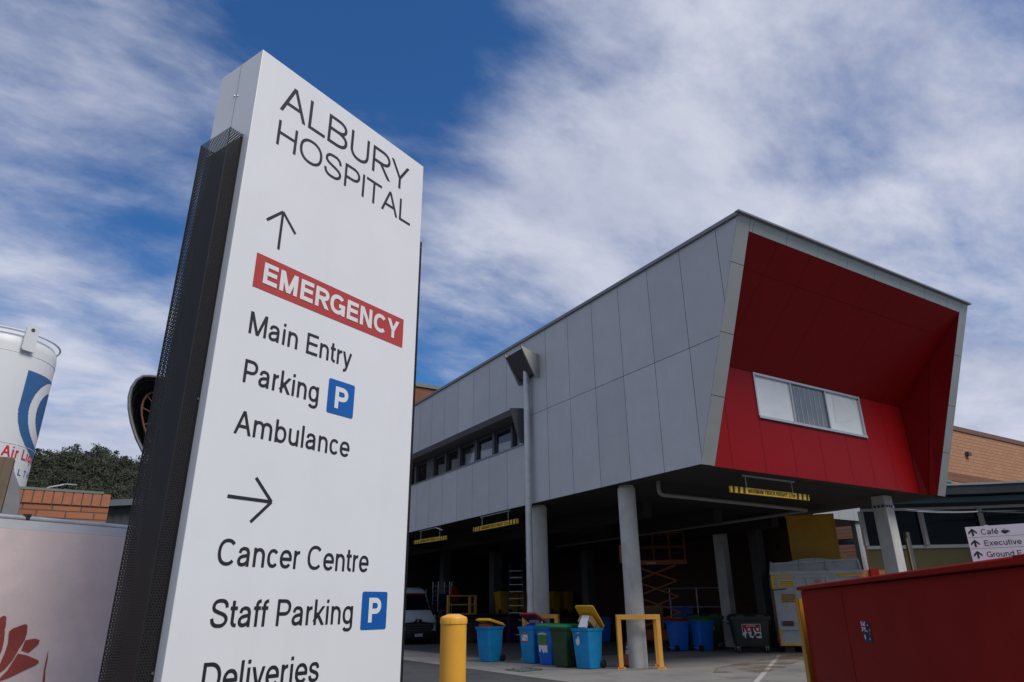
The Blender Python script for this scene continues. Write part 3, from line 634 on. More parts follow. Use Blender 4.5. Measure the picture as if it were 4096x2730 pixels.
for k in range(3):
    t = B(); t.box(21.165, 21.195, 12.36+.13*k, 12.41+.13*k, 4.285, 4.355); t.build('strap_bolt', black_steel, bld)
pp = B(); pp.tube([(13.2, 13.85, HB), (13.2, 13.85, 4.42), (13.23, 13.85, 4.34), (13.33, 13.85, 4.30), (14.2, 13.85, 4.30), (19.5, 13.9, 4.28), (19.62, 14.0, 4.28), (19.66, 14.15, 4.28), (19.7, 17.2, 4.26), (19.7, 28, 4.22)], .055, 12); pp.build('drain_pipe', pipe_grey, bld, smooth=True)
# rainwater head and downpipe
dp = B(); PX, PY, PR = 12.30, 18.99, .108
def pipe_at(z): return (PX, PY, z)
dp.tube([pipe_at(z) for z in (9.35, 6, 3, 1.98, 1.80, 1.6, 1.40, .5, .06)], [PR, PR, PR, PR, PR*.86, PR*.9, PR, PR, PR], 24)
for z in (7.55, 6.12, 4.62, 2.9, 1.32): dp.tube([pipe_at(z-.03), pipe_at(z+.03)], PR+.008, 24)
dpo = dp.build('downpipe', M('downpipe_zinc', (.50, .50, .495), .38, .35, var=.10, scale=5), bld, smooth=True)
rh = B()
for y0, y1 in ((18.42, 18.47), (19.50, 19.55)): rh = B(); rh.poly([(12.49, 9.66), (11.72, 9.90), (12.33, 8.82), (12.49, 8.88)], (0, y0, 0), (1, 0, 0), (0, 0, 1), -(y1-y0)); rh.build('rainwater_head_cheek', M('rain_head_zinc', (.34, .335, .315), .5, .4, var=.15, scale=4), dpo)
r2 = B(); r2.add([(11.76, 18.47, 9.78), (11.76, 19.50, 9.78), (12.33, 19.50, 9.02), (12.33, 18.47, 9.02)], [(0, 1, 2, 3)]); r2.add([(12.33, 18.47, 9.02), (12.33, 19.5, 9.02), (12.49, 19.5, 9.02), (12.49, 18.47, 9.02)], [(0, 1, 2, 3)]); r2.add([(11.76, 18.47, 9.78), (11.76, 19.5, 9.78), (12.49, 19.5, 9.72), (12.49, 18.47, 9.72)], [(0, 1, 2, 3)])
r2.build('rainwater_head_tray', dark_metal, dpo)

# height bars hung on chains
def height_bar(label, c, rz, tilt=0.0, bent=False):
    L = 3.14; t = thing('height_bar', label, 'height sign', c, rz, 'yellow truck height bars')
    m = MB(); m.mat = Matrix.Rotation(tilt, 4, 'Y'); m.box(-L/2, L/2, -.03, .03, -.08, .08); bo = m.build('bar', sign_y, t, bevel=.006)
    for sg in (-1, 1):
        for k in range(3):
            s = MB(); s.mat = Matrix.Rotation(tilt, 4, 'Y')
            x = sg*(L/2-.10)-sg*.20*k
            s.add([(x-.05, -.033, -.078), (x+.04, -.033, -.078), (x+.06, -.033, .078), (x-.03, -.033, .078)], [(0, 1, 2, 3)]); s.build('hazard_stripe', sign_k, bo)
    R = Matrix.Rotation(tilt, 3, 'Y'); grotesk('MAXIMUM TRUCK HEIGHT 3.7m', sign_k, bo, R @ Vector((0, -.034, 0)), R @ Vector((1, 0, 0)), R @ Vector((0, 0, 1)), -.92, .95, -.052, .108, .20)
    top = HB-c[2]
    for x in (-.93, .93):
        ch = MB(); z = .08-tilt*x; k = 0
        while z < top-.02:
            a = .013; pts = [(x+(a*math.cos(q) if k % 2 else 0), (0 if k % 2 else a*math.cos(q)), z+.022+.022*math.sin(q)) for q in [j*math.pi/4 for j in range(8)]]
            ch.tube(pts, .005, 5, True); z += .034; k += 1
        ch.build('chain', galv, t)
    st_ = MB()
    if bent: st_.bar((-1.05, 0, top-.02), (.55, 0, top-.02), .05, .04); st_.bar((.55, 0, top-.02), (1.0, .1, top-.16), .05, .04)
    else: st_.bar((-1.05, 0, top-.02), (1.05, 0, top-.02), .05, .04)
    st_.build('hanging_rail', alu, t); return t
height_bar('yellow maximum truck height bar hanging under the red wall', (15.53, 12.06, 4.25), 0.0)
height_bar('yellow maximum truck height bar hanging beside the silver downpipe', (12.60, 21.70, 4.23), rad(-90))
height_bar('yellow maximum truck height bar with a bent rail, beside the pylon sign edge', (12.60, 27.15, 4.18), rad(-90), rad(1.2), True)

# ------------------------------------------------------------------ pylon sign
pyl = thing('pylon_sign', 'tall white hospital pylon sign with black direction lettering', 'pylon sign', (.41800, 3.61267, 0), rad(23.6093))
SH, SW, SD = 4.733, 1.5, .44
m = MB(); m.box(0, SW, 0, SD, .12, SH); m.build('sign_body', white_sign, pyl, bevel=.004)
MB().box(.03, SW-.03, .03, SD-.03, 0, .118).build('plinth', dark_metal, pyl)
m = MB(); m.box(-.0015, .0005, .2185, .2215, .3, SH-.002); m.build('panel_seam', M('seam_grey', (.33, .33, .34), .6, var=0), pyl)
m = MB()
for y, z in ((.205, 4.47), (.24, 4.485)): m.lathe([(.008, 0), (.008, .003), (.003, .005)], 0, 0, 10) if False else m.tube([(-.0005, y, z), (-.006, y, z)], [.007, .004], 10)
m.build('rivets', alu, pyl)
EX, EZ = (1, 0, 0), (0, 0, 1)
def stext(s, x0, x1, base, top, w, mat=black_vinyl, off=.002): grotesk(s, mat, pyl, (0, -off, 0), EX, EZ, x0, x1, base, top-base, w)
stext('ALBURY', .172, 1.342, 4.39, 4.612, .100); stext('HOSPITAL', .180, 1.378, 4.13, 4.312, .105)
def arrow(tip, a, b, tail, w):
    m = MB(); o = (0, -.002, 0); t = Vector(tip)
    def stroke(p, q):
        p, q = Vector(p), Vector(q); d = (q-p).normalized(); n = Vector((-d.y, d.x))*w/2; m.poly([p-n, q-n, q+n, p+n], o, EX, EZ)
    stroke(a, tip); o = (0, -.0021, 0); stroke(b, tip); o = (0, -.0022, 0); stroke(tail, tip)
    m.build('arrow', black_vinyl, pyl)
arrow((.293, 3.697), (.192, 3.592), (.397, 3.592), (.293, 3.44), .017); arrow((.452, 1.99), (.34, 2.103), (.34, 1.877), (.19, 1.99), .017)
MB().add([(.16, -.002, 3.147), (1.366, -.002, 3.147), (1.366, -.002, 3.36), (.16, -.002, 3.36)], [(0, 1, 2, 3)]).build('emergency_strip', red_vinyl, pyl)
stext('EMERGENCY', .218, 1.322, 3.19, 3.322, .205, white_vinyl, .004)
stext('Main Entry', .176, .922, 2.87, 3.0, .128); stext('Parking', .183, .690, 2.59, 2.72, .128); stext('Ambulance', .172, .962, 2.31, 2.436, .128)
stext('Cancer Centre', .182, 1.180, 1.66, 1.787, .128); stext('Staff Parking', .190, 1.082, 1.38, 1.508, .128); stext('Deliveries', .192, .872, 1.102, 1.232, .128)
for x0, x1, z0, z1 in ((.758, .966, 2.552, 2.766), (1.147, 1.352, 1.345, 1.553)):
    m = MB(); m.add([(p[0], -.002, p[1]) for p in rrect(x1-x0, z1-z0, .012, 0, (x0+x1)/2, (z0+z1)/2)], [tuple(range(20))]); po = m.build('parking_symbol', blue_vinyl, pyl)
    grotesk('P', white_vinyl, po, (0, -.004, 0), EX, EZ, x0+.055, x1-.048, z0+.038, .136, .21)
def screen_parts(x0, sgn):
    y0, y1, pr, z0, z1 = .066, .365, .086, .35, 4.11
    xo = x0+sgn*pr
    a = MB(); a.add([(x0, y0, z0), (xo, y0, z0), (xo, y0, z1), (x0, y0, z1)], [(0, 1, 2, 3)]); a.add([(x0, y1, z0), (xo, y1, z0), (xo, y1, z1), (x0, y1, z1)], [(0, 1, 2, 3)])
    so = a.build('perforated_screen', perf_front, pyl)
    b = MB(); b.add([(xo, y0, z0), (xo, y1, z0), (xo, y1, z1), (xo, y0, z1)], [(0, 1, 2, 3)]); b.build('screen_face', perf_side, so)
    e = MB()
    for yy in (y0, y1):
        e.box(min(x0, x0+sgn*.004)-.002, max(x0, x0+sgn*.004)+.002, yy-.003, yy+.003, z0, z1)
    e.bar((xo, y0, z0), (xo, y0, z1), .004); e.bar((xo, y1, z0), (xo, y1, z1), .004); e.build('screen_edges', black_steel, so)
    q = MB(); q.box(min(x0, x0+sgn*.012), max(x0, x0+sgn*.012), y0+.006, SD-.01, z0, z1-.02); q.build('backing', black_steel, so)
    for z in (z1-.02, 2.46, 1.2): f = MB(); f.tube([(x0+sgn*.01, y0-.001, z), (x0+sgn*.01, y0-.006, z)], .007, 10); f.build('fixing_screw', dark_metal, so)
screen_parts(0, -1); screen_parts(SW, 1)

# ------------------------------------------------------------------ foreground bollard, skip, sign board
bo = thing('bollard', 'tall round yellow bollard with a domed cap beside the pylon sign', 'bollard', (3.08, 6.06, 0))
MB().lathe([(.119, 0), (.119, 1.33)], 0, 0, 48).build('sleeve', boll_y, bo, smooth=True)
cp = MB(); cp.lathe([(.1195, 1.326), (.124, 1.326), (.1245, 1.372), (.118, 1.384), (.060, 1.408), (.050, 1.4105), (.0, 1.411)], 0, 0, 48); co = cp.build('cap', boll_y, bo, smooth=True)
cl_ = MB()
for k in range(8):
    a = k*math.pi/4+.1; cl_.bar((.125*math.cos(a), .125*math.sin(a), 1.328), (.125*math.cos(a), .125*math.sin(a), 1.372), .004)
cl_.build('cap_ribs', boll_y, co)

SK0 = Vector((8.040, 6.034, 0)); ska = rad(-132.2089)        # red skip: local x runs along its face towards the camera's right
skp = thing('skip_bin', 'big dark red steel skip with a small flag sticker on its long face', 'skip', SK0, ska)
m = MB(); m.box(0, 5.722, .05, 2.3, .18, 1.63); m.build('body', skip_red, skp)
m = MB(); m.loft([[(x, y, z) for y, z in ((.045, 1.632), (-.025, 1.636), (-.028, 1.672), (-.012, 1.682), (2.32, 1.682), (2.32, 1.632))] for x in (0, 5.722)]); m.build('top_rim', skip_red, skp, bevel=.006)
m = MB(); m.box(0, 5.722, .022, .052, .18, 1.628); fo = m.build('front_panel', skip_red, skp)
m = MB(); m.box(1.985, 1.992, .018, .0235, .3, 1.627); m.build('weld_seam', skip_red, fo)
m = MB(); m.box(.1, 5.6, .2, 2.2, .0, .178); m.build('skid', rust, skp)
n = 10
fl_ = MB(); fx0, fx1, fz0, fz1 = 2.507, 2.791, 1.133, 1.313; fy = .0195
fl_.add([(fx0, fy, fz0), (fx1, fy, fz0), (fx1, fy, fz1), (fx0, fy, fz1)], [(0, 1, 2, 3)]); flo = fl_.build('flag_sticker', M('flag_navy', (.006, .012, .045), .4, var=.05), skp)
jw, jh = (fx1-fx0)/2, (fz1-fz0)/2; jx, jz = fx0, fz1-jh
def frect(x0, x1, z0, z1, y): return [(jx+x0*jw, y, jz+z0*jh), (jx+x1*jw, y, jz+z0*jh), (jx+x1*jw, y, jz+z1*jh), (jx+x0*jw, y, jz+z1*jh)]
wj = MB(); wj.add(frect(.40, .60, 0, 1, fy-.001), [(0, 1, 2, 3)]); wj.add(frect(0, 1, .34, .66, fy-.0011), [(0, 1, 2, 3)])
for sx, ex in ((0, 1), (1, 0)):
    wj.add([(jx+sx*jw, fy-.0008, jz+.12*jh), (jx+sx*jw, fy-.0008, jz), (jx+abs(sx-.1)*jw, fy-.0008, jz), (jx+ex*jw, fy-.0008, jz+.88*jh), (jx+ex*jw, fy-.0008, jz+jh), (jx+abs(ex-.1)*jw, fy-.0008, jz+jh)], [tuple(range(6))])
for cx, cz, r in ((.5*jw, -.5*jh, .032), (1.5*jw, .62*jh, .014), (1.5*jw, -.62*jh, .015), (1.22*jw, .05*jh, .014), (1.76*jw, .2*jh, .014), (1.62*jw, -.14*jh, .009)):
    pts = []
    for k in range(14): rr = r if k % 2 == 0 else r*.45; pts.append((jx+cx+rr*math.sin(k*math.pi/7), fy-.001, jz+cz+rr*math.cos(k*math.pi/7)))
    wj.add(pts, [tuple(range(14))])
wj.build('flag_white', white_vinyl, flo)
rj = MB(); rj.add(frect(.44, .56, 0, 1, fy-.0016), [(0, 1, 2, 3)]); rj.add(frect(0, 1, .41, .59, fy-.0017), [(0, 1, 2, 3)]); rj.build('flag_red', red_vinyl, flo)
sk2 = thing('skip_bin', 'red steel skip whose end butts against the skip with the flag sticker', 'skip', SK0+Vector((math.cos(ska), math.sin(ska), 0))*5.742, ska)
m = MB(); m.box(0, 3.2, .03, 2.3, .0, 1.632); m.build('body', skip_red, sk2)
m = MB(); m.box(0, 3.2, -.03, 2.32, 1.634, 1.684); m.build('top_rim', skip_red, sk2, bevel=.006)
gp = thing('guard_post', 'yellow steel angle post standing against the far end of the flag stickered skip', 'post', SK0+Vector((math.cos(ska), math.sin(ska), 0))*-.20+Vector((.741, -.672, 0))*-.03, ska)
m = MB(); m.box(.0, .20, 0, .012, 0, 1.536); m.box(0, .012, .012, .14, 0, 1.536); m.build('angle', M('post_yellow', (.50, .245, .025), .5, var=.12, scale=5), gp)
MB().box(-.05, .22, -.05, .18, 0, .02).build('base_plate', rust, gp)

cs = thing('direction_sign', 'white direction board with black arrows listing the cafe, behind the red skip', 'sign', (9.4688, 4.5378, 0), rad(-69.7465))
zt = 2.3505
bd = MB(); bd.box(0, 1.02, 0, .022, zt-.56, zt); bdo = bd.build('board', white_sign, cs)
for x in (.22, .80): MB().tube([(x, .05, 0), (x, .05, zt+.012)], .026, 12).build('post', galv, cs, smooth=True)
for k, s_, x0, x1, w in ((0, 'Café', .157, .336, .135), (1, 'Executive', .163, .541, .135), (2, 'Ground F', .160, .512, .135)):
    zr = zt-.133*k
    grotesk(s_, black_vinyl, bdo, (0, -.002, 0), EX, EZ, x0, x1, zr-.1015, .064, w)
    m = MB()
    for p, q, ww in (((.068, -.112), (.068, -.034), .022),):
        m.add([(.068-ww/2, -.002, zr+p[1]), (.068+ww/2, -.002, zr+p[1]), (.068+ww/2, -.002, zr-.04), (.068-ww/2, -.002, zr-.04)], [(0, 1, 2, 3)])
    for sg in (-1, 1):
        pts = [(.068, zr-.022), (.068+sg*.046, zr-.066), (.068+sg*.046, zr-.092), (.068, zr-.048)]
        m.add([(x, -.0025-.0002*sg, z) for x, z in (pts if sg > 0 else pts[::-1])], [(0, 3, 2, 1)])
    m.build('arrow', black_vinyl, bdo)
    if k: MB().add([(0, -.0015, zr+.001), (1.02, -.0015, zr+.001), (1.02, -.0015, zr+.004), (0, -.0015, zr+.004)], [(0, 1, 2, 3)]).build('row_line', black_vinyl, bdo)
cu = MB(); cx, cz = .400, zt-.064
cu.add([(cx+.036*math.cos(t), -.002, cz+.040*math.sin(t)) for t in [math.pi+math.pi*k/12 for k in range(13)]], [tuple(range(13))])
cu.tube([(cx+.030, -.003, cz-.006), (cx+.048, -.003, cz-.004), (cx+.05, -.003, cz-.016), (cx+.026, -.003, cz-.026)], .0035, 6)
cu.tube([(cx-.008, -.003, cz+.006), (cx-.002, -.003, cz+.016), (cx-.010, -.003, cz+.026)], .0018, 5); cu.tube([(cx+.006, -.003, cz+.006), (cx+.010, -.003, cz+.014), (cx+.004, -.003, cz+.022)], .0018, 5)
cu.build('cup_symbol', black_vinyl, bdo)

# ------------------------------------------------------------------ bins
GB = 'wheelie bins in front of the downpipe column'
def lid_mesh(w=.60, d=.72):                                  # hinge at y = 0, closed lid reaches to y = -d
    m = MB(); secs = []
    for z, s, dy in ((0, 1.0, 0), (.030, 1.0, 0), (.045, .94, 0), (.075, .86, 0), (.080, .60, 0)):
        secs.append([(x*s, -d/2+(y+d/2)*s, z) for x, y, _ in rrect(w, d, .05, 0, 0, -d/2)])
    m.loft(secs)
    for x in (-.13, .13): m.box(x-.035, x+.035, -d*.85, -d*.15, .070, .088)
    return m
def wheelie(label, mats, loc, rz, lid_ang=0.0, group=GB, s=1.0, lidmat=None):
    t = thing('wheelie_bin', label, 'wheelie bin', loc, rz, group); body, lid = mats
    m = MB()
    prof = [(.02, .44, .48, .0), (.05, .455, .50, .0), (.50, .505, .575, -.01), (.80, .535, .615, -.015), (.885, .545, .63, -.018), (.90, .575, .69, -.02), (.965, .585, .71, -.02), (.965, .55, .66, -.02)]
    m.loft([rrect(w, d, .045, z, 0, cy) for z, w, d, cy in prof]+[rrect(.47, .52, .04, .35, 0, -.01)], True, True)
    for sx in (-1, 1):
        for y in (-.15, .0, .14): m.box(sx*.268-.008, sx*.268+.008, y-.006, y+.006, .80, .90)
    b = m.build('body', body, t, smooth=True)
    h = MB(); h.tube([(-.24, .355, .955), (-.24, .40, .985), (.24, .40, .985), (.24, .355, .955)], .016, 8); h.build('handle', body, b, smooth=True)
    for sx in (-1, 1):
        w_ = MB().disc_x((sx*.265, .27, .105), .105, .055).build('wheel', rubber, t, smooth=True)
        MB().disc_x((sx*.296, .27, .105), .05, .012).build('hub', rubber, w_)
    MB().tube([(-.29, .27, .105), (.29, .27, .105)], .012, 8).build('axle', galv, t)
    l = lid_mesh().build('lid', lid, t, smooth=True); l.location = (0, .355, .972); l.rotation_euler = (-lid_ang, 0, 0)
    return t
TH = rad(-74)
def world_of(c, rz, p):
    return Vector(c)+Matrix.Rotation(rz, 3, 'Z') @ Vector(p)
C4, C1, C2, C3, CG = (11.78, 15.46, 0), (11.01, 19.24, 0), (11.69, 17.93, 0), (11.80, 17.20, 0), (11.60, 16.20, 0)
b4 = wheelie('blue wheelie bin with its yellow lid thrown up over a cardboard box', (bin_b, lid_y), C4, TH, rad(47))
b1 = wheelie('blue wheelie bin with yellow lid propped on rubbish, alone by the yellow bollard', (bin_b, lid_y), C1, TH, rad(13))
b2 = wheelie('blue wheelie bin with dark red lid gaping half open', (bin_b, lid_r), C2, TH+rad(3), rad(27))
b3 = wheelie('blue wheelie bin with closed green lid and a torn green and white poster', (bin_rb, lid_g), C3, TH+rad(1))
bg = wheelie('dark green wheelie bin with bright green lid', (bin_g, lid_g), CG, TH)
def label_quad(mb, x0, x1, z0, z1, y=-.31, slope=.075):
    f = lambda z: y-slope*(z-.5)
    mb.add([(x0, f(z0), z0), (x1, f(z0), z0), (x1, f(z1), z1), (x0, f(z1), z1)], [(0, 1, 2, 3)])
s_ = MB(); label_quad(s_, -.16, .05, .56, .80); so = s_.build('sticker', wpaper, b2)
s_ = MB(); label_quad(s_, -.16, .05, .76, .80, -.312); label_quad(s_, -.16, .05, .56, .60, -.312); label_quad(s_, -.14, -.09, .69, .71, -.312); s_.build('sticker_print', red_vinyl, so)
s_ = MB(); label_quad(s_, -.14, -.10, .725, .745, -.312); label_quad(s_, -.05, -.03, .66, .70, -.312); label_quad(s_, .0, .02, .63, .67, -.312); s_.build('sticker_print', black_vinyl, so)
s_ = MB(); label_quad(s_, -.18, .12, .53, .86); so = s_.build('sticker', M('sticker_green', (.06, .20, .03), .5, var=.15, scale=20), b3)
s_ = MB(); label_quad(s_, -.18, .12, .50, .53, -.312); s_.build('sticker_print', red_vinyl, so)
s_ = MB(); label_quad(s_, -.175, .115, .775, .805, -.312)
f3 = lambda z: -.312-.075*(z-.5)
s_.add([(x, f3(z), z) for x, z in ((-.18, .50), (-.18, .36), (-.15, .31), (-.11, .36), (-.09, .42), (-.06, .34), (-.02, .29), (.02, .34), (.06, .31), (.12, .33), (.12, .50))], [tuple(range(11))]); s_.build('sticker_print', wpaper, so)
text('Organics', white_vinyl, so, (0, f3(.835), 0), EX, EZ, -.10, .04, .822, .022, .01)
s_ = MB(); s_.add([(x, f3(z), z) for x, z in ((-.08, .76), (-.05, .77), (-.03, .70), (-.02, .64), (-.05, .57), (-.10, .55), (-.14, .60), (-.15, .70), (-.11, .71))], [tuple(range(9))]); s_.add([(x, f3(z), z) for x, z in ((-.12, .845), (-.01, .85), (-.01, .862), (-.12, .857))], [(0, 1, 2, 3)]); s_.build('torn_label', wpaper, b4)
def loose(name, label, cat, mb, mat, c, rz, group=None, **k):
    o = mb.build(name, mat, None, **k); o.location = c; o.rotation_euler = (0, 0, rz); return tag(o, label, cat, group)
m = MB(); m.mat = Matrix.Translation((0, .05, .985)) @ Matrix.Rotation(rad(-40), 4, 'X'); m.box(-.20, .20, -.24, .30, -.02, .16); cbx = thing('cardboard_box', 'brown cardboard box sticking out of the blue bin under the raised yellow lid', 'box', C4, TH)
m.build('carton', cardboard, cbx)
m = MB(); m.mat = Matrix.Translation((0, .05, .985)) @ Matrix.Rotation(rad(-40), 4, 'X'); m.box(-.203, .203, .02, .05, -.021, .161); tk_ = MB(); tk_.mat = m.mat
for px in (-.10, .10): tk_.tube([(px-.03, -.2415, .07), (px-.005, -.2415, .04), (px+.05, -.2415, .12)], .006, 5)
tk_.build('tick_marks', M('dark_tape', (.05, .035, .025), .4, var=0), cbx)
m.build('tape', M('dark_tape', (.05, .035, .025), .4, var=0), cbx)
m = MB(); m.mat = Matrix.Translation((.02, -.18, 1.0)) @ Matrix.Rotation(rad(-35), 4, 'X'); m.box(-.14, .10, -.05, .02, -.05, .30)
loose('foam_block', 'white polystyrene block leaning at the front of the box in the yellow lidded blue bin', 'packaging', m, wpaper, C4, TH, bevel=.006)
m = MB(); m.box(-.20, .20, -.28, -.10, .90, 1.035); loose('drink_carton_box', 'orange printed carton under the propped yellow lid of the bin by the bollard', 'box', m, M('orange_print', (.42, .06, .015), .5, var=.2, scale=14), C1, TH, bevel=.004)
m = MB(); m.lathe([(.055, .88), (.062, 1.03), (.066, 1.035), (.066, 1.045), (.0, 1.045)], .12, -.02, 20); loose('plastic_tub', 'green plastic tub under the propped yellow lid of the bin by the bollard', 'tub', m, lid_g, C1, TH, smooth=True)
m = MB(); m.tube([(.17, .10, .965), (.235, .12, .985)], .055, 16); loose('food_tin', 'round red and white tin lying in the propped open bin by the bollard', 'tin', m, M('tin_red', (.35, .02, .02), .4, var=.4, scale=25), C1, TH)
def bag(seed, w, d, z0, z1):
    m = MB(); rnd = random.Random(seed); secs = []
    for k in range(6):
        t = k/5; s = math.sqrt(max(.03, 1-(t*.97)**2))
        secs.append([(x*s*(1+rnd.uniform(-.12, .12)), y*s*(1+rnd.uniform(-.12, .12)), lerp(z0, z1, t)+rnd.uniform(-.012, .012)) for x, y, _ in rrect(w, d, .1, 0)])
    return m.loft(secs)
loose('rubbish_bag', 'shiny blue rubbish bag under the gaping dark red lid', 'bag', bag(3, .46, .5, .88, 1.06), bluebag, C2, TH, smooth=True)
m = MB(); m.box(-.16, .2, .02, .16, .92, 1.17); loose('plastic_crate', 'grey translucent crate standing in the bin with the dark red lid', 'crate', m, M('grey_plastic', (.24, .24, .30), .35, var=.1), C2, TH, bevel=.01)
m = MB(); m.lathe([(.028, .9), (.028, 1.17), (.0, 1.17)], .24, .12, 12); loose('bottle_tube', 'white upright tube propping the dark red lid', 'tube', m, wpaper, C2, TH)
# two royal blue bins and the big four wheeled bins
GB2 = 'bins along the back of the loading bay'
wheelie('royal blue wheelie bin with closed dark red lid', (bin_rb, lid_r), (18.95, 19.55, 0), rad(80), 0, GB2)
bb = wheelie('royal blue wheelie bin with closed bright green lid', (bin_rb, lid_g), (19.50, 18.90, 0), rad(78), 0, GB2)
s_ = MB(); label_quad(s_, -.16, .14, .33, .60); s_.build('sticker', wpaper, bb)
def big_bin(label, loc, rz, mb_, ml_, sticker):
    t = thing('four_wheel_bin', label, 'waste bin', loc, rz, GB2); W_ = 1.30
    m = MB(); m.loft([rrect(w, d, r, z) for z, w, d, r in ((.20, W_-.28, .72, .08), (.30, W_-.24, .76, .08), (.95, W_-.10, .92, .07), (1.00, W_-.09, .93, .07), (1.01, W_+.02, 1.0, .07), (1.09, W_+.04, 1.02, .07), (1.09, W_, .98, .06))]); m.build('body', mb_, t, smooth=True)
    l = MB(); l.loft([rrect(w, d, .07, z) for z, w, d in ((1.092, W_+.05, 1.03), (1.13, W_+.05, 1.03), (1.14, W_-.02, .96), (1.20, W_-.12, .82), (1.215, W_-.3, .6))])
    for x in (-.32, .32): l.box(x-.13, x+.13, -.50, -.30, 1.12, 1.185)
    l.build('lid', ml_, t, smooth=True)
    for sx in (-1, 1):
        for sy in (-1, 1):
            x, y = sx*.46, sy*.28
            wh = MB().disc_x((x, y, .095), .095, .05).build('wheel', rubber, t, smooth=True)
            f = MB(); f.box(x-.04, x-.028, y-.03, y+.03, .07, .20); f.box(x+.028, x+.04, y-.03, y+.03, .07, .20); f.box(x-.05, x+.05, y-.05, y+.05, .185, .21); f.build('fork', galv, wh)
        h = MB(); h.tube([(sx*(W_/2-.02), -.2, .92), (sx*(W_/2+.05), -.2, .90), (sx*(W_/2+.05), .2, .90), (sx*(W_/2-.02), .2, .92)], .018, 8); h.build('handle', mb_, t)
    yy = lambda z: -(.385+(z-.30)*.122)-.004
    def pq(mb, pts, e=0): mb.add([(x, yy(z)-e, z) for x, z in pts], [tuple(range(len(pts)))])
    if sticker:
        s = MB()
        pq(s, [(-.30, .90), (-.30, .55), (-.28, .52), (-.25, .60), (-.23, .46), (-.20, .47), (-.18, .62), (-.10, .62), (-.08, .52), (-.03, .48), (.02, .46), (.05, .52), (.10, .58), (.14, .47), (.22, .46), (.30, .46), (.30, .90)]); so = s.build('sticker', wpaper, t)
        s = MB(); pq(s, [(-.285, .885), (-.285, .66), (-.24, .80), (-.19, .70), (-.15, .64), (-.06, .64), (-.05, .72), (-.01, .64), (.05, .64), (.08, .76), (.13, .65), (.285, .65), (.285, .885)], .001); s.build('sticker_red', M('sticker_red_print', (.40, .015, .03), .5, var=.1), so)
        s = MB()
        for cx in (-.08, .05, .20): pq(s, [(cx+.042*math.cos(k*.5236), .735+.042*math.sin(k*.5236)) for k in range(12)], .002)
        s.build('sticker_icons', wpaper, so)
        s = MB(); pq(s, [(-.26, .60), (-.22, .68), (-.24, .80), (-.27, .84), (-.285, .72)], .003); pq(s, [(-.03, .52), (.0, .66), (.02, .80), (.05, .84), (.06, .72), (.09, .60), (.05, .53)], .003); pq(s, [(.11, .53), (.17, .62), (.26, .60), (.285, .52), (.22, .54), (.19, .50)], .003); pq(s, [(-.16, .62), (-.13, .70), (-.11, .64)], .003); pq(s, [(.14, .885), (.2, .81), (.26, .84), (.285, .80), (.285, .886)], .003); s.build('torn_patches', mb_, so)
        k_ = yy(.85)-.003; text('General Dust', white_vinyl, so, (0, k_, 0), EX, EZ, -.16, .14, .826, .036, .01)
        text('CLEANAWAY', M('sticker_blue_print', (.03, .10, .30), .5, var=0), so, (0, yy(.585)-.002, 0), EX, EZ, -.15, .20, .575, .045, .01)
    else:
        s = MB(); pq(s, [(.02, .90), (.02, .66), (.30, .66), (.30, .90)]); so = s.build('sticker', M('sticker_grey', (.30, .31, .36), .5, var=.1), t)
        s = MB(); pq(s, [(.02, .90), (.02, .79), (.30, .79), (.30, .90)], .001); s.build('sticker_red', M('sticker_red_print', (.40, .015, .03), .5, var=.1), so)
        text('CLEANAWAY', M('sticker_blue_print', (.03, .10, .30), .5, var=0), so, (0, yy(.72)-.002, 0), EX, EZ, .05, .27, .71, .035, .01)
    return t
big_bin('charcoal four wheeled waste bin with a torn red and white sticker', (20.02, 17.22, 0), rad(-41), bin_dg, bin_dg, True)
big_bin('dark green four wheeled waste bin behind the royal blue wheelie bins', (20.55, 19.75, 0), rad(-41), bin_g, bin_g, False)
GY = 'yellow clinical bins on the loading dock'
for k, (x, y, lab) in enumerate(((18.75, 31.6, 'yellow clinical bin on the loading dock, the one nearest the yellow rail'), (19.4, 31.7, 'yellow clinical bin on the loading dock between another yellow bin and the blue ladder'), (20.05, 31.75, 'yellow clinical bin on the loading dock seen through the blue ladder'), (21.95, 31.6, 'yellow clinical bin on the loading dock close beside the round concrete column'), (22.75, 31.6, 'yellow clinical bin on the loading dock farthest from the yellow rail'))):
    wheelie(lab, (bin_y, bin_y), (x, y, 1.22), rad(178+6*(k % 3)), 0, GY)
GP = 'purple bins below the dock'
for k, (x, y, lab) in enumerate(((16.75, 29.95, 'purple wheelie bin farthest left below the dock, behind the bin with the propped lid'), (17.42, 29.9, 'purple wheelie bin below the dock between two other purple bins'), (18.05, 29.75, 'purple wheelie bin below the dock next to the blue ladder'))):
    wheelie(lab, (bin_p, bin_p), (x, y, 0), rad(5*k-4), 0, GP)
GBB = 'blue bins in the depth of the bay'
wheelie('blue wheelie bin with red lid deep in the bay behind the yellow lidded bin', (bin_rb, lid_r), (20.6, 27.2, 0), rad(-30), 0, GBB)
wheelie('blue wheelie bin in the bay left of the scissor lift base', (bin_rb, bin_rb), (21.4, 26.8, 0), rad(-30), 0, GBB)
wheelie('blue wheelie bin with yellow lid partly hidden by the scissor lift base', (bin_rb, lid_y), (22.75, 24.55, 0), rad(-38), 0, GBB)
wheelie('blue wheelie bin with yellow lid between the lift and the royal blue bins', (bin_rb, lid_y), (21.2, 22.0, 0), rad(-38), 0, GBB)

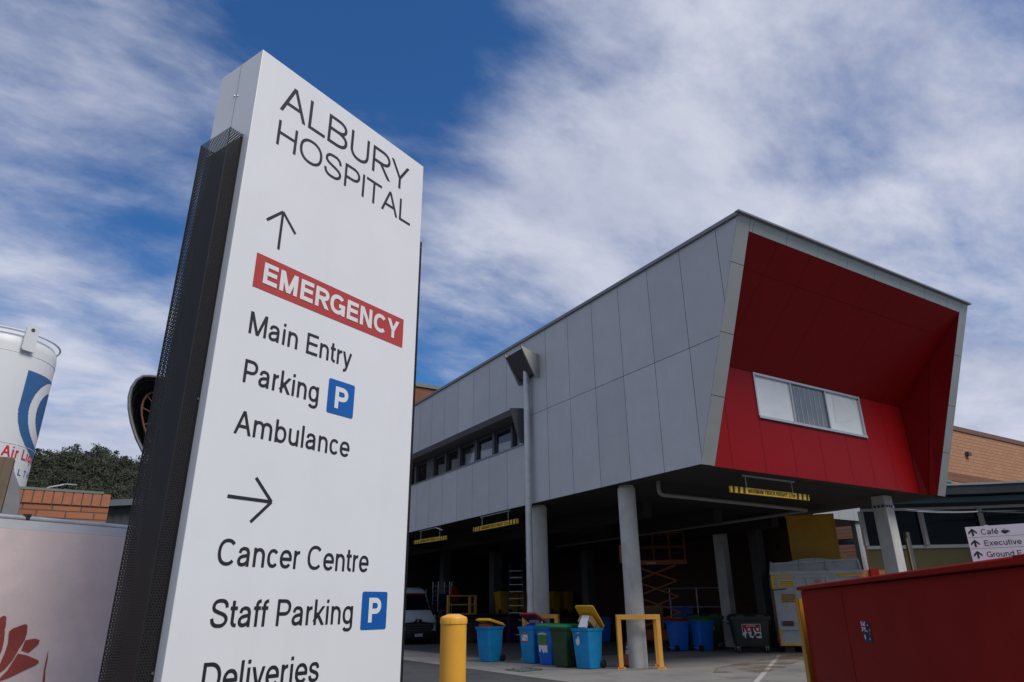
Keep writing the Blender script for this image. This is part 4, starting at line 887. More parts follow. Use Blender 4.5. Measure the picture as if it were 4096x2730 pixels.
# ------------------------------------------------------------------ column guards, cone
def guard(label, c, rz):
    t = thing('column_guard', label, 'column guard', c, rz, 'yellow guards round the front columns'); h = .50; H = 1.28; w = .11
    for sx in (-1, 1):
        for sy in (-1, 1):
            p = MB(); p.box(sx*h-w/2, sx*h+w/2, sy*h-w/2, sy*h+w/2, .04, H-.12); po = p.build('post', safety_y, t, bevel=.006)
            f = MB(); f.box(sx*h-.11, sx*h+.11, sy*h-.11, sy*h+.11, .0, .02)
            for bx in (-.08, .08):
                for by in (-.08, .08): f.tube([(sx*h+bx, sy*h+by, .02), (sx*h+bx, sy*h+by, .055)], .016, 6)
            f.build('base_plate', safety_y, po)
    for sg in (-1, 1):
        b = MB(); b.box(-h-w/2, h+w/2, sg*h-w/2, sg*h+w/2, H-.118, H); b.build('top_beam', safety_y, t, bevel=.006)
        b = MB(); b.box(sg*h-w/2, sg*h+w/2, -h+w/2+.002, h-w/2-.002, H-.118, H); b.build('top_beam', safety_y, t, bevel=.006)
    s = MB()
    for x, z in ((-.16, H), (.16, H), (-.16, H-.12), (.16, H-.12)): s.tube([(x, -h, z-.006), (x, -h, z+.012)], .012, 6)
    s.build('bolts', galv, t); return t
guard('yellow steel guard frame round the middle concrete column, traffic cone inside', (13.0, 14.88, 0), rad(-38))
guard('yellow steel guard frame round the column behind the downpipe', (12.98, 19.42, 0), rad(-38))
cn = thing('traffic_cone', 'orange traffic cone with white and blue bands inside the yellow guard', 'traffic cone', (13.02, 15.33, 0))
MB().loft([rrect(.36, .36, .05, z) for z in (0, .035)]).build('base', rubber, cn)
MB().lathe([(.14, .035), (.125, .08), (.09, .30)], 0, 0, 24).build('cone', cone_o, cn, smooth=True)
MB().lathe([(.089, .302), (.074, .40)], 0, 0, 24).build('band', cone_w, cn, smooth=True); MB().lathe([(.0735, .402), (.067, .44)], 0, 0, 24).build('band', cone_b, cn, smooth=True)
MB().lathe([(.0665, .442), (.058, .50)], 0, 0, 24).build('band', cone_w, cn, smooth=True); MB().lathe([(.0575, .502), (.032, .64), (.026, .66), (.0, .662)], 0, 0, 24).build('tip', cone_o, cn, smooth=True)

# ------------------------------------------------------------------ grey compactor container with raised yellow hopper
ca = rad(-50); CK = Vector((20.53, 16.45, 0))
cmp_ = thing('compactor_bin', 'grey steel compactor container with yellow corner markings and a ribbed sloping top', 'compactor', CK, ca)
CW, CD = 2.88, 3.6
m = MB(); m.box(0, CW, .06, CD, .22, 2.44); m.build('body', skip_grey, cmp_)
r = MB()
for x0, x1, z0, z1 in ((0, .11, .22, 2.44), (CW-.11, CW, .22, 2.44), (.11, CW-.11, 2.34, 2.44), (.11, CW-.11, .22, .30), (.11, CW-.11, 1.90, 2.02), (.11, CW-.11, .70, .82), (1.12, 1.24, 2.022, 2.338), (1.74, 1.86, 2.022, 2.338)): r.box(x0, x1, 0, .058, z0, z1)
r.build('ribs', skip_grey, cmp_)
m = MB(); m.box(-.02, CW+.02, -.05, .14, 2.442, 2.56); m.build('top_rail', skip_grey, cmp_)
td = MB(); td.add([(0, -.02, 2.562), (CW, -.02, 2.562), (CW-.03, .10, 2.88), (.06, .10, 2.80), (0, CD, 2.45), (CW, CD, 2.45), (CW-.03, CD, 2.8), (.06, CD, 2.8)], [(0, 1, 2, 3), (1, 5, 6, 2), (0, 3, 7, 4), (3, 2, 6, 7)]); td.build('sloping_top', skip_grey, cmp_)
rr = MB()
for x, xt in ((.03, .07), (.98, 1.0), (1.82, 1.83), (CW-.04, CW-.06)): rr.bar((x, -.045, 2.58), (xt, .07, 2.87), .06, .05)
rr.bar((.05, .08, 2.81), (CW-.04, .08, 2.89), .06, .06); rr.build('top_ribs', skip_grey, cmp_)
hmp = MB(); hmp.add([(lerp(.35, 2.5, k/16), (.13), 2.80+.17*math.sin(math.pi*k/16)) for k in range(17)], [tuple(range(17))]); hmp.build('curved_plate', skip_grey, cmp_)
yl = M('worn_yellow_marking', (.75, .42, .03), .55, var=.1); yl.stain((.09, .06, .04), 22, .55, .66, .9)
for rs_ in (((-.003, .112, 1.98, 2.441), (.112, .72, 2.36, 2.441)), ((CW-.1, CW+.003, 2.0, 2.441), (CW-.85, CW-.1, 2.36, 2.441)), ((-.003, .10, .24, .78), (.10, .62, .225, .298))):
    m = MB()
    for a, b, c, d in rs_: m.box(a, b, -.004, -.001, c, d)
    m.build('corner_marking', yl, cmp_)
def warn(x0, x1, z0, z1, mat, rows):
    m = MB(); m.add([(x0, .054, z0), (x1, .054, z0), (x1, .054, z1), (x0, .054, z1)], [(0, 1, 2, 3)]); o = m.build('warning_label', mat, cmp_)
    h = (z1-z0)/(len(rows)+.4)
    for k, tx in enumerate(rows): text(tx, black_vinyl, o, (0, .052, 0), EX, EZ, x0+.03, x1-.03, z1-h*(k+1), h*.62, .015)
warn(.24, .72, 2.06, 2.26, sign_y, ['WARNING', 'FORKS OUTSIDE BIN', 'TO SERVICE']); warn(.24, .72, 1.55, 1.84, M('faded_label', (.42, .27, .09), .6, var=.1), ['WARNING', 'MAIN ELECTRIC', 'POWER DRIVEN', 'COMPACTOR']); warn(1.34, 1.60, 2.15, 2.30, M('pink_label', (.50, .36, .34), .6, var=.1), ['S.W.L.', '12,000 kg'])
m = MB(); m.tube([(.02, -.03, 1.96), (.45, -.03, 1.99)], .018, 8); m.tube([(.0, -.03, .2), (.0, -.03, 2.0)], .03, 8); m.build('door_hinge', rust, cmp_)
m = MB(); m.box(.18, .52, -.02, .0, .82, .98); m.build('latch_plate', rust, cmp_)
for x in (.15, CW-.45): MB().box(x, x+.3, .3, .9, 0, .2).build('ground_roller', rust, cmp_)
hp = thing('hopper_panel', 'upright yellow steel hopper panel rising behind the grey compactor', 'hopper', (21.95, 16.55, 0), rad(-56))
m = MB(); m.box(0, 1.58, 0, .05, 1.2, 4.50); m.build('panel', hop_y, hp)
m = MB(); m.box(-.03, 1.61, -.02, .0, 4.44, 4.52); m.box(1.55, 1.60, -.02, .0, 1.2, 4.44); m.build('edge_flange', hop_y, hp)
m = MB(); m.tube([(1.68+.07*math.cos(k*.5236), 0, 2.98+.07*math.sin(k*.5236)) for k in range(12)], .022, 8, True); m.build('lifting_eye', hop_y, hp)
for x in (.2, 1.35): MB().box(x-.06, x+.06, .05, .17, 0, 4.2).build('support_leg', rust, hp)

# ------------------------------------------------------------------ van
vn = thing('delivery_van', 'white high roofed delivery van with a dark red medical courier band above its windscreen', 'van', (13.74, 30.55, 0))
def vsec(y, w, z0, z1, r): return [(x, y, z) for x, z, _ in rrect(w, z1-z0, r, 0, 0, (z0+z1)/2)]
body = MB(); secs = []
for y, w, zl, zr in ((.02, 1.72, .30, .98), (.10, 1.90, .28, 1.10), (.55, 1.98, .28, 1.36), (.80, 2.0, .28, 1.46), (1.35, 2.03, .28, 2.22), (1.55, 2.04, .28, 2.36), (1.95, 2.06, .28, 2.46), (3.0, 2.07, .28, 2.49), (5.4, 2.07, .28, 2.49)): secs.append(vsec(y, w, zl, zr, .16))
body.loft(secs); bo_ = body.build('body', van_white, vn, smooth=True)
ws = MB(); prof = [(.76, 1.44), (1.05, 1.84), (1.27, 2.07)]
P = []
for y, z in prof: P += [(-.88+.05*(z-1.4), y-.05, z+.01), (.88-.05*(z-1.4), y-.05, z+.01)]
ws.add(P, [(0, 1, 3, 2), (2, 3, 5, 4)]); ws.build('windscreen', M('windscreen_glass', (.006, .007, .008), .08, var=0, spec=.6), vn)
bd_ = MB(); bd_.add([(-.90, 1.225, 2.085), (.90, 1.225, 2.085), (.88, 1.31, 2.185), (-.88, 1.31, 2.185)], [(0, 1, 2, 3)]); bdv = bd_.build('name_band', M('van_band_red', (.14, .008, .018), .4, var=0), vn)
text('MEDICAL COURIER', white_vinyl, bdv, (0, 1.245, 2.10), (1, 0, 0), (0, .64, .77), -.62, .52, .015, .065, .015)
g = MB(); g.add([(x, -.035+.06*abs(x), z) for x, z in ((-.62, .50), (.62, .50), (.78, .66), (.72, .90), (.22, .94), (.12, 1.06), (-.12, 1.06), (-.22, .94), (-.72, .90), (-.78, .66))], [tuple(range(10))]); go = g.build('grille', van_black, vn)
g = MB()
for z in (.60, .71, .82): g.box(-.66, .66, -.045, -.036, z-.012, z+.012)
g.build('grille_bars', M('grille_grey', (.12, .125, .13), .3, .6, var=0), go)
g = MB(); oo = [(0, .14), (.09, 0), (0, -.14), (-.09, 0)]; ii = [(0, .08), (.045, 0), (0, -.08), (-.045, 0)]
vs = [(x, -.06, .94+z) for x, z in oo]+[(x, -.07, .94+z) for x, z in ii]; g.add(vs, [(k, (k+1) % 4, 4+(k+1) % 4, 4+k) for k in range(4)]); g.build('badge', chrome, go)
g = MB(); g.loft([vsec(y, w, .24, .56, .06) for y, w in ((-.10, 1.6), (-.06, 1.86), (.3, 2.04))]); g.build('bumper', van_black, vn, smooth=True)
for sg in (-1, 1):
    h = MB(); h.add([(sg*x, y, z) for x, y, z in ((.60, .0, .64), (.78, .02, .70), (.90, .09, .92), (.955, .24, 1.20), (.93, .30, 1.27), (.84, .17, 1.02), (.72, .03, .84))], [tuple(range(7)) if sg > 0 else tuple(range(6, -1, -1))]); ho = h.build('headlight', lamp_glass, vn)
    k = MB(); k.tube([(sg*.80, .015, .86), (sg*.80, -.005, .86)], .07, 14); k.tube([(sg*.875, .12, 1.03), (sg*.875, .09, 1.03)], .045, 14); k.build('lamp_reflector', chrome, ho)
    mr_ = MB(); mr_.loft([rrect(.22, .12, .04, z, sg*1.20, 1.0) for z in (1.30, 1.68)]); mr_.bar((sg*1.0, 1.0, 1.45), (sg*1.12, 1.0, 1.45), .05); mr_.build('wing_mirror', van_black, vn, smooth=True)
    for y in (.95, 4.3):
        w_ = MB().disc_x((sg*.90, y, .34), .34, .22, 24).build('wheel', rubber, vn, smooth=True); MB().disc_x((sg*1.0, y, .34), .2, .03).build('rim', galv, w_)
pl_ = MB(); pl_.add([(-.19, -.112, .33), (.19, -.112, .33), (.19, -.112, .45), (-.19, -.112, .45)], [(0, 1, 2, 3)]); po = pl_.build('number_plate', plate_w, vn)
text('1RW·111', M('plate_navy', (.02, .03, .10), .5, var=0), po, (0, -.114, 0), EX, EZ, -.165, .165, .352, .078, .01)
pp_ = MB(); pp_.add([(.0, .80, 1.51), (.16, .80, 1.51), (.05, .84, 1.60)], [(0, 1, 2)]); pp_.build('dashboard_paper', wpaper, vn)

# ------------------------------------------------------------------ things in the depth of the bay
def railbox(t, mat, posts, rails, w): 
    m = MB()
    for x, z0, z1 in posts: m.box(x-w/2, x+w/2, -w/2, w/2, z0, z1)
    for x0, x1, z in rails: m.box(x0, x1, -w*.45, w*.45, z-w/2, z+w/2)
    return m.build('frame', mat, t)
yr = thing('dock_barrier', 'yellow steel rail on the dock edge right of the white van', 'barrier', (15.35, 30.8, 1.22))
for x in (0, 1.15, 1.45): MB().box(x-.05, x+.05, -.05, .05, 0, .86).build('post', safety_y, yr)
for z in (.83, .44, .03): MB().box(.052, 1.398, -.04, .04, z-.03, z+.03).build('rail', safety_y, yr)
def cage(label, c, rz, w, h):
    t = thing('roll_cage', label, 'trolley', c, rz, 'wire roll cages on the dock'); m = MB()
    for x in (-w/2, w/2):
        for y in (-.3, .3): m.tube([(x, y, .12), (x, y, h)], .016, 6)
    for z in [.2+.22*k for k in range(int((h-.2)/.22)+1)]:
        m.tube([(-w/2, -.3, z), (-w/2, .3, z)], .006, 4); m.tube([(w/2, -.3, z), (w/2, .3, z)], .006, 4); m.tube([(-w/2, .3, z), (w/2, .3, z)], .006, 4)
    for k in range(5): x = -w/2+w*k/4; m.tube([(x, .3, .2), (x, .3, h)], .005, 4)
    m.build('wire_frame', galv, t); MB().box(-w/2, w/2, -.3, .3, .14, .18).build('base', dark_metal, t)
    for sx in (-1, 1):
        for sy in (-1, 1): MB().disc_x((sx*(w/2-.06), sy*.24, .06), .06, .03, 12).build('wheel', rubber, t)
    MB().box(-w/2+.04, w/2-.04, -.26, .26, .2, h*.62).build('load', M('navy_load', (.008, .014, .05), .7, var=.2), t)
cage('wire roll cage with a dark blue load on the dock, left of the yellow rail', (15.55, 32.0, 1.22), 0, .62, 1.5)
cage('wire roll cage half hidden behind the corner of the white van', (14.95, 33.4, 0), 0, .6, 2.4)
rb_ = thing('laundry_bag', 'red laundry bag hanging on a stand above the yellow rail', 'laundry bag', (16.35, 32.2, 1.22))
m = MB(); m.loft([[(x, y, z) for x, y, _ in rrect(w, w*.8, .06, 0)] for z, w in ((.55, .30), (.65, .42), (1.0, .46), (1.25, .34), (1.32, .2))]); m.build('bag', M('red_cloth', (.22, .015, .01), .8, var=.15), rb_, smooth=True)
m = MB(); m.tube([(0, .25, 0), (0, .25, 1.5), (0, 0, 1.55)], .015, 8); m.tube([(-.25, .25, .02), (.25, .25, .02)], .015, 8); m.build('stand', galv, rb_)
ld = thing('step_ladder', 'tall blue platform step ladder standing by the silver downpipe', 'ladder', (18.55, 29.9, 0), rad(-32))
L_ = MB()
for x in (-.3, .3): L_.bar((x*1.25, -.55, 0), (x, .05, 3.5), .035, .07)
L_.build('front_rails', ladder_b, ld)
L_ = MB()
for x in (-.3, .3): L_.bar((x*1.3, .8, 0), (x, .12, 3.2), .03, .05)
L_.build('rear_rails', ladder_b, ld)
for k in range(1, 11):
    t = k/11; z = 3.5*t; w = lerp(.375, .3, t); y = lerp(-.55, .05, t); MB().box(-w, w, y-.04, y+.05, z-.015, z+.015).build('step', alu, ld)
MB().box(-.33, .33, .0, .42, 2.86, 2.90).build('platform', alu, ld)
sc = thing('scissor_lift', 'orange scissor lift raised under the soffit behind the middle column', 'scissor lift', (20.65, 22.3, 0), rad(-42))
m = MB(); m.box(-1.05, 1.05, -.40, .40, .22, .62); m.build('chassis', orange_steel, sc, bevel=.02)
for sx in (-.8, .8):
    for sy in (-.42, .42):
        w_ = MB(); w_.mat = Matrix.Translation((sx, sy, .23)) @ Matrix.Rotation(rad(90), 4, 'Z'); w_.disc_x((0, 0, 0), .23, .14, 18); w_.build('wheel', rubber, sc, smooth=True)
lv_ = [.66, 1.26, 1.86, 2.46, 3.06]
for k in range(4):
    for sy in (-.30, .30):
        for a, b in ((-.85, .85), (.85, -.85)):
            q = MB(); e = .03 if a > 0 else -.03; q.bar((a, sy+e, lv_[k]), (b, sy+e, lv_[k+1]), .05, .13, (0, 1, 0)); q.build('scissor_arm', orange_steel, sc)
m = MB(); m.box(-1.3, 1.3, -.42, .42, 3.08, 3.26); pf = m.build('platform', orange_steel, sc)
text('Coates', white_vinyl, pf, (0, -.424, 0), EX, EZ, -.35, .05, 3.13, .07, .01)
m = MB()
for x in (-1.27, -.65, 0, .65, 1.27):
    for sy in (-.39, .39): m.tube([(x, sy, 3.26), (x, sy, 4.34)], .02, 6)
for sy in (-.39, .39):
    for z in (3.8, 4.34): m.tube([(-1.27, sy, z), (1.27, sy, z)], .02, 6)
for x in (-1.27, 1.27):
    for z in (3.8, 4.34): m.tube([(x, -.39, z), (x, .39, z)], .02, 6)
m.build('guard_rail', orange_steel, sc)
m = MB(); m.box(-1.42, -1.30, -.2, .15, 3.2, 3.9); m.build('control_box', safety_y, sc)
hr = thing('handrail', 'grey pipe handrail behind the green four wheeled bins', 'handrail', (22.3, 21.7, 0), rad(-48))
for x in (-1.1, 0, 1.1): MB().tube([(x, 0, 0), (x, 0, 2.2)], .024, 8).build('post', galv, hr)
for z in (1.45, 2.18): MB().tube([(-1.35, 0, z), (1.35, 0, z)], .022, 8).build('rail', galv, hr)
GX = 'boxes stacked in the bay'
for x, y, s0, m_, lab in ((21.2, 24.4, .7, cardboard, 'cardboard carton stacked behind the red lidded royal blue bin'), (22.5, 24.6, .8, cardboard, 'larger cardboard carton stacked behind the green lidded royal blue bin'), (22.6, 22.9, .8, bluebag, 'blue plastic crate stack beside the grey handrail')):
    t = thing('storage_box', lab, 'box', (x, y, 0), rad(-40), GX)
    m = MB(); m.box(-s0/2, s0/2, -s0/2, s0/2, 0, s0*1.9); m.build('box', m_, t, bevel=.02)
    m = MB(); m.box(-s0/2-.01, s0/2+.01, -s0/2-.01, s0/2+.01, s0*1.9-.12, s0*1.9-.06); m.build('lip', m_, t)

# ------------------------------------------------------------------ right background
OF = (25.7, 17.0, 0)
fa = thing('covered_walkway', 'white panelled walkway fascia on a pale post behind the end column', 'walkway', OF)
m = MB(OF); panels(m, [(24.2, 4.66), (28.6, 4.66), (28.6, 6.4), (24.2, 6.4)], [24.2, 25.85, 26.85, 27.85, 28.6], [4.66, 6.4], .014, lambda x, z: (x, 16.99, z)); m.build('fascia', white_clad, fa)
m = MB(OF); m.box(24.2, 28.6, 17.0, 21.5, 4.68, 6.38); m.build('roof', dark_metal, fa)
m = MB(OF); m.box(27.2, 27.36, 17.1, 17.24, 0, 4.67); m.build('post', white_clad, fa); MB(OF).box(27.02, 27.198, 17.1, 17.3, 0, 4.66).build('post', pale_frame, fa)
OW = (24.5, 20.6, 0)
wb = thing('brick_wall', 'dark brown brick wall with a black opening under the white walkway fascia', 'wall', OW)
MB(OW).box(24.4, 30, 20.2, 20.5, 0, 4.6).build('wall', brick_dark, wb)
MB(OW).box(27.0, 28.4, 20.17, 20.198, .5, 2.9).build('opening', black_steel, wb)
pr = thing('pipe_rack', 'black pipework on steel posts under the white walkway fascia', 'pipework', (25.5, 18.2, 0))
m = MB((25.5, 18.2, 0)); m.tube([(23.2, 18.2, 3.55), (25.2, 18.2, 3.7), (26.6, 18.2, 3.6), (26.75, 18.2, 3.4), (26.75, 18.2, 0)], .09, 8); m.tube([(26.3, 18.1, 3.85), (28.6, 17.6, 4.0)], .12, 8); m.build('pipe', black_steel, pr, smooth=True)
m = MB((25.5, 18.2, 0)); m.box(26.1, 26.35, 18.0, 18.2, 0, 3.5); m.build('duct', black_steel, pr); m = MB((25.5, 18.2, 0)); m.tube([(26.45, 17.95, 0), (26.45, 17.95, 3.4)], .025, 8); m.build('conduit', galv, pr)
bp = thing('brick_pier', 'short orange brick pier with a dark red steel cover down its middle', 'pier', (24.6, 15.35, 0), rad(-30))
MB().box(-.42, .42, -.25, .25, 0, 2.62).build('brickwork', brick_orange, bp)
MB().box(-.16, .16, -.32, -.252, 0, 2.66).build('steel_cover', skip_red, bp)
sp = thing('steel_post', 'dark steel channel post with yellow edge beside the end concrete column', 'post', (23.9, 13.35, 0))
MB().box(.0, .18, 0, .10, 0, 3.75).build('channel', dark_metal, sp); MB().box(-.06, -.002, 0, .03, 0, 3.55).build('edge_strip', M('post_edge', (.22, .15, .06), .6, var=.3, scale=8), sp)
vl = MB(); vl.lathe([(.05, 0), (.05, .9), (.09, .92), (.09, 1.0), (.04, 1.02), (.04, 1.15), (.0, 1.16)], .2, -.2, 10); vl.build('valve', galv, sp, smooth=True)
# clinic wing with bowed canopy
OC = (28, 13.5, 0)
cw = thing('clinic_wing', 'low dark glazed wing with a bowed dark green canopy and olive base panels', 'building', OC)
base = [Vector((25.6, 15.9, 0)), Vector((27.3, 14.55, 0)), Vector((28.9, 13.2, 0)), Vector((30.3, 11.7, 0)), Vector((31.4, 10.0, 0)), Vector((32.3, 8.0, 0))]
Cc = Vector((36, 20, 0))
def ring(m, off0, off1, z0, z1, tops=True):
    A = []; 
    for p in base:
        d = (p-Cc).normalized(); A.append((p+d*off0, p+d*off1))
    for (a, b), (c, d) in zip(A, A[1:]):
        m.add([(a.x, a.y, z0), (c.x, c.y, z0), (d.x, d.y, z0), (b.x, b.y, z0), (a.x, a.y, z1), (c.x, c.y, z1), (d.x, d.y, z1), (b.x, b.y, z1)], [(0, 1, 2, 3), (4, 7, 6, 5), (0, 4, 5, 1), (1, 5, 6, 2), (2, 6, 7, 3), (3, 7, 4, 0)])
    return m
ring(MB(OC), -.3, 0, 0, 3.42).build('base_wall', olive, cw)
gl = ring(MB(OC), -.25, -.05, 3.42, 4.9).build('glazing', M('tinted_glass', (.008, .009, .011), .12, var=0, spec=.12), cw)
m = MB(OC); ring(m, -.1, .04, 3.42, 3.54); ring(m, -.1, .04, 4.82, 4.92)
for p, q in zip(base, base[1:]):
    d = (p-Cc).normalized()*.03; m.bar((p.x+d.x, p.y+d.y, 3.54), (p.x+d.x, p.y+d.y, 4.82), .22, .1)
m.build('window_frame', pale_frame, gl)
ring(MB(OC), -.3, -.02, 4.92, 5.5).build('upper_wall', M('dark_grey_panel', (.035, .035, .042), .5, var=.15), cw)
ring(MB(OC), .35, .55, 5.02, 5.2).build('canopy_beam', teal, cw)
ring(MB(OC), -.1, 1.0, 5.40, 5.52).build('canopy_soffit', dark_green_steel, cw)
ring(MB(OC), .95, 1.06, 5.24, 5.54).build('canopy_edge', dark_green_steel, cw)
m = MB(OC); ring(m, -.3, 1.1, 5.56, 5.63); m.build('canopy_roof', M('roof_sheet', (.30, .31, .32), .5, .3, var=.1), cw)
pf_ = thing('palisade_fence', 'black steel palisade fence in front of the olive base panels', 'fence', (27.0, 12.6, 0), rad(-44))
for x in (-.9, -.45): MB().box(x-.05, x+.05, -.05, .05, 0, 2.55+.25*(x > -.5)).build('post', black_steel, pf_)
for k in range(16):
    x = -.3+.17*k; m = MB(); m.box(x-.03, x+.03, -.01, .01, .1, 2.42); m.add([(x-.03, 0, 2.42), (x+.03, 0, 2.42), (x, 0, 2.54)], [(0, 1, 2)]); m.build('pale', black_steel, pf_)
for z in (.5, 2.25): MB().box(-.45, 2.4, .012, .05, z-.03, z+.03).build('rail', black_steel, pf_)
ob = (40, 19.1, 0)
bb_ = thing('brick_building', 'tall salmon brick building with a brown coping behind the red window box', 'building', ob)
MB(ob).box(36.5, 64, 19.3, 40, 0, 10.75).build('wall', brick_salmon, bb_)
MB(ob).box(36.5, 64, 19.24, 40, 10.752, 11.02).build('coping', M('brown_coping', (.17, .085, .065), .7, var=.1), bb_)
MB(ob).box(36.5, 64, 19.27, 19.298, 7.75, 8.2).build('brick_band', brick_brown, bb_)
for x in (36.9, 39.25, 41.6, 44.0):
    w = MB(ob); w.box(x, x+.75, 19.255, 19.268, 6.7, 7.745); wo2 = w.build('window', M('teal_frame', (.07, .20, .21), .5, var=.1), bb_); MB(ob).box(x+.1, x+.65, 19.25, 19.254, 6.8, 7.62).build('pane', glass, wo2)
MB(ob).box(42.3, 42.62, 19.1, 19.298, 9.35, 9.55).build('wall_light', dark_metal, bb_)
of_ = (14, 33.2, 0)
fb = thing('brick_building', 'red brown brick block with pale green coping showing above the grey wing', 'building', of_)
MB(of_).box(9.5, 34, 38.6, 50, 0, 14.76).build('wall', brick_far, fb); MB(of_).box(9.4, 34.1, 38.5, 50, 14.762, 15.0).build('coping', green_coping, fb)
# overhead service cables from the end column
cb_ = thing('service_cable', 'thin silver and black cables slung from the end column to the right', 'cable', (21.6, 12.4, 0))
for (p, q, sag, m_, r_) in (((21.65, 12.45, 4.28), (27.5, 12.6, 4.55), .07, galv, .014), ((22.9, 12.9, 4.42), (27.5, 12.6, 4.57), .05, galv, .010), ((27.5, 12.6, 4.55), (36, 9.0, 5.3), .15, cable, .035), ((27.5, 12.6, 4.57), (35, 8.4, 4.7), .15, cable, .025)):
    p, q = Vector(p), Vector(q); MB((21.6, 12.4, 0)).tube([p.lerp(q, k/12)-Vector((0, 0, sag*4*(k/12)*(1-k/12))) for k in range(13)], r_, 6).build('strand', m_, cb_)

# ------------------------------------------------------------------ left side: banner fence, brick wall, tank, shed
ba = rad(25); BN = Vector((-.43, 5.16, 0))
fe = thing('temporary_fence', 'temporary fence with a galvanised top rail carrying the printed mesh banner', 'fence', BN, ba)
m = MB(); m.tube([(-3.0, .035, 2.0), (.95, .035, 1.995)], .021, 10); m.tube([(-3.0, .035, .12), (.95, .035, .12)], .021, 8)
for x in (-3.0, -1.1, .95): m.tube([(x, .035, .03), (x, .035, 2.0)], .021, 10)
m.build('pipe_frame', galv, fe, smooth=True)
m = MB()
for k in range(38): m.tube([(-2.95+.102*k, .037, .14), (-2.95+.102*k, .037, 1.98)], .0018, 4)
for k in range(12): m.tube([(-2.95, .040, .25+.155*k), (.92, .040, .25+.155*k)], .0018, 4)
m.build('wire_mesh', galv, fe)
m = MB(); m.tube([(.155, .035, 1.97), (.155, .035, 2.025)], .024, 10); m.build('cable_tie', cable, fe)
for x in (-1.1, .9): MB().box(x-.12, x+.12, -.25, .32, 0, .14).build('foot', dark_conc, fe)
bn = thing('mesh_banner', 'faded pinkish mesh banner printed with a red flower, hung on the fence', 'banner', BN, ba)
def bsurf(x, z): return .008*math.sin(3.1*x+1.3*z)+.006*math.sin(7*z-2*x)
def bgrid(x0, x1, z0, z1, nx, nz, mat, name, y=0.0):
    m = MB(); vs = [(lerp(x0, x1, i/nx), y+bsurf(lerp(x0, x1, i/nx), lerp(z0, z1, j/nz)), lerp(z0, z1, j/nz)) for j in range(nz+1) for i in range(nx+1)]
    m.add(vs, [(j*(nx+1)+i, j*(nx+1)+i+1, (j+1)*(nx+1)+i+1, (j+1)*(nx+1)+i) for j in range(nz) for i in range(nx)]); return m.build(name, mat, bn, smooth=True)
bgrid(-2.9, .80, .1, 1.93, 60, 40, banner_m, 'mesh_sheet'); bgrid(-2.9, .81, 1.931, 1.985, 60, 2, banner_band, 'hem')
shapes = [[(0.131, 1.43), (0.148, 1.443), (0.164, 1.434), (0.173, 1.38), (0.17, 1.351), (0.154, 1.334), (.10, 1.36), (.07, 1.41)], [(0.155, 1.327), (0.174, 1.362), (0.183, 1.308), (0.185, 1.259), (0.179, 1.224), (.15, 1.26)],
 [(0.197, 1.354), (0.213, 1.371), (0.272, 1.393), (0.287, 1.388), (0.295, 1.34), (0.292, 1.304), (0.274, 1.262), (0.253, 1.199), (0.223, 1.152), (0.201, 1.133), (0.191, 1.175), (0.203, 1.237), (0.207, 1.293)],
 [(0.296, 1.304), (0.348, 1.311), (0.374, 1.301), (0.373, 1.279), (0.329, 1.234), (0.287, 1.25)], [(0.273, 1.232), (0.318, 1.222), (0.39, 1.191), (0.397, 1.176), (0.381, 1.163), (0.323, 1.138), (0.261, 1.108), (0.21, 1.091), (0.207, 1.105), (0.238, 1.144)],
 [(0.434, 1.247), (0.443, 1.188), (0.443, 1.13), (0.454, 1.066), (.46, 1.02), (.445, 1.02), (0.441, 1.067), (0.434, 1.138), (0.434, 1.196)], [(0.795, 1.253), (0.799, 1.167), (0.793, 1.068), (0.787, 1.068), (0.796, 1.152)]]
for sh in shapes + [[(2*.128-x, z) for x, z in s][::-1] for s in shapes[1:5]]: pt = MB(); pt.add([(x, bsurf(x, z)-.004, z) for x, z in sh][::-1], [tuple(range(len(sh)))]); pt.build('printed_petal', petal_m, bn)
m = MB(); m.tube([(.768, -.001+bsurf(.768, 1.96), 1.961), (.768, -.004+bsurf(.768, 1.96), 1.961)], .012, 14); eo = m.build('eyelet', alu, bn); m = MB(); m.tube([(.768, -.004+bsurf(.768, 1.96), 1.961), (.768, -.0052+bsurf(.768, 1.96), 1.961)], .006, 10); m.build('eyelet_hole', rust, eo)
# brick wall with soldier course
OL = (-1.5, 9.75, 0)
lw_ = thing('brick_wall', 'orange brick wall with a soldier course and thin green coping behind the banner', 'wall', OL)
MB(OL).box(-4.5, .235, 9.76, 10.0, 0, 2.64).build('brickwork', brick_orange, lw_)
m = MB(OL); x = .235
while x > -4.4: m.box(x-.092, x-.004, 9.745, 10.0, 2.648, 2.795); x -= .099
m.build('soldier_course', brick_soldier, lw_, bevel=.004)
MB(OL).box(-4.5, .231, 9.752, 9.998, 2.641, 2.79).build('soldier_mortar', mortar_m, lw_)
MB(OL).box(-4.5, .15, 9.74, 10.02, 2.797, 2.825).build('coping', green_coping, lw_)
tp = thing('timber_post', 'weathered timber post with a grey steel upright between banner fence and gas tank', 'post', (-.72, 8.2, 0))
MB().box(-.22, .03, 0, .16, 0, 2.88).build('timber', timber, tp, bevel=.008)
m = MB(); m.poly([(.035, 0), (.165, 0), (.165, 2.42), (.12, 2.62), (.035, 2.78)], (0, .03, 0), (1, 0, 0), (0, 0, 1), -.1); m.build('steel_upright', M('grey_upright', (.22, .22, .225), .6, var=.12, scale=5), tp)
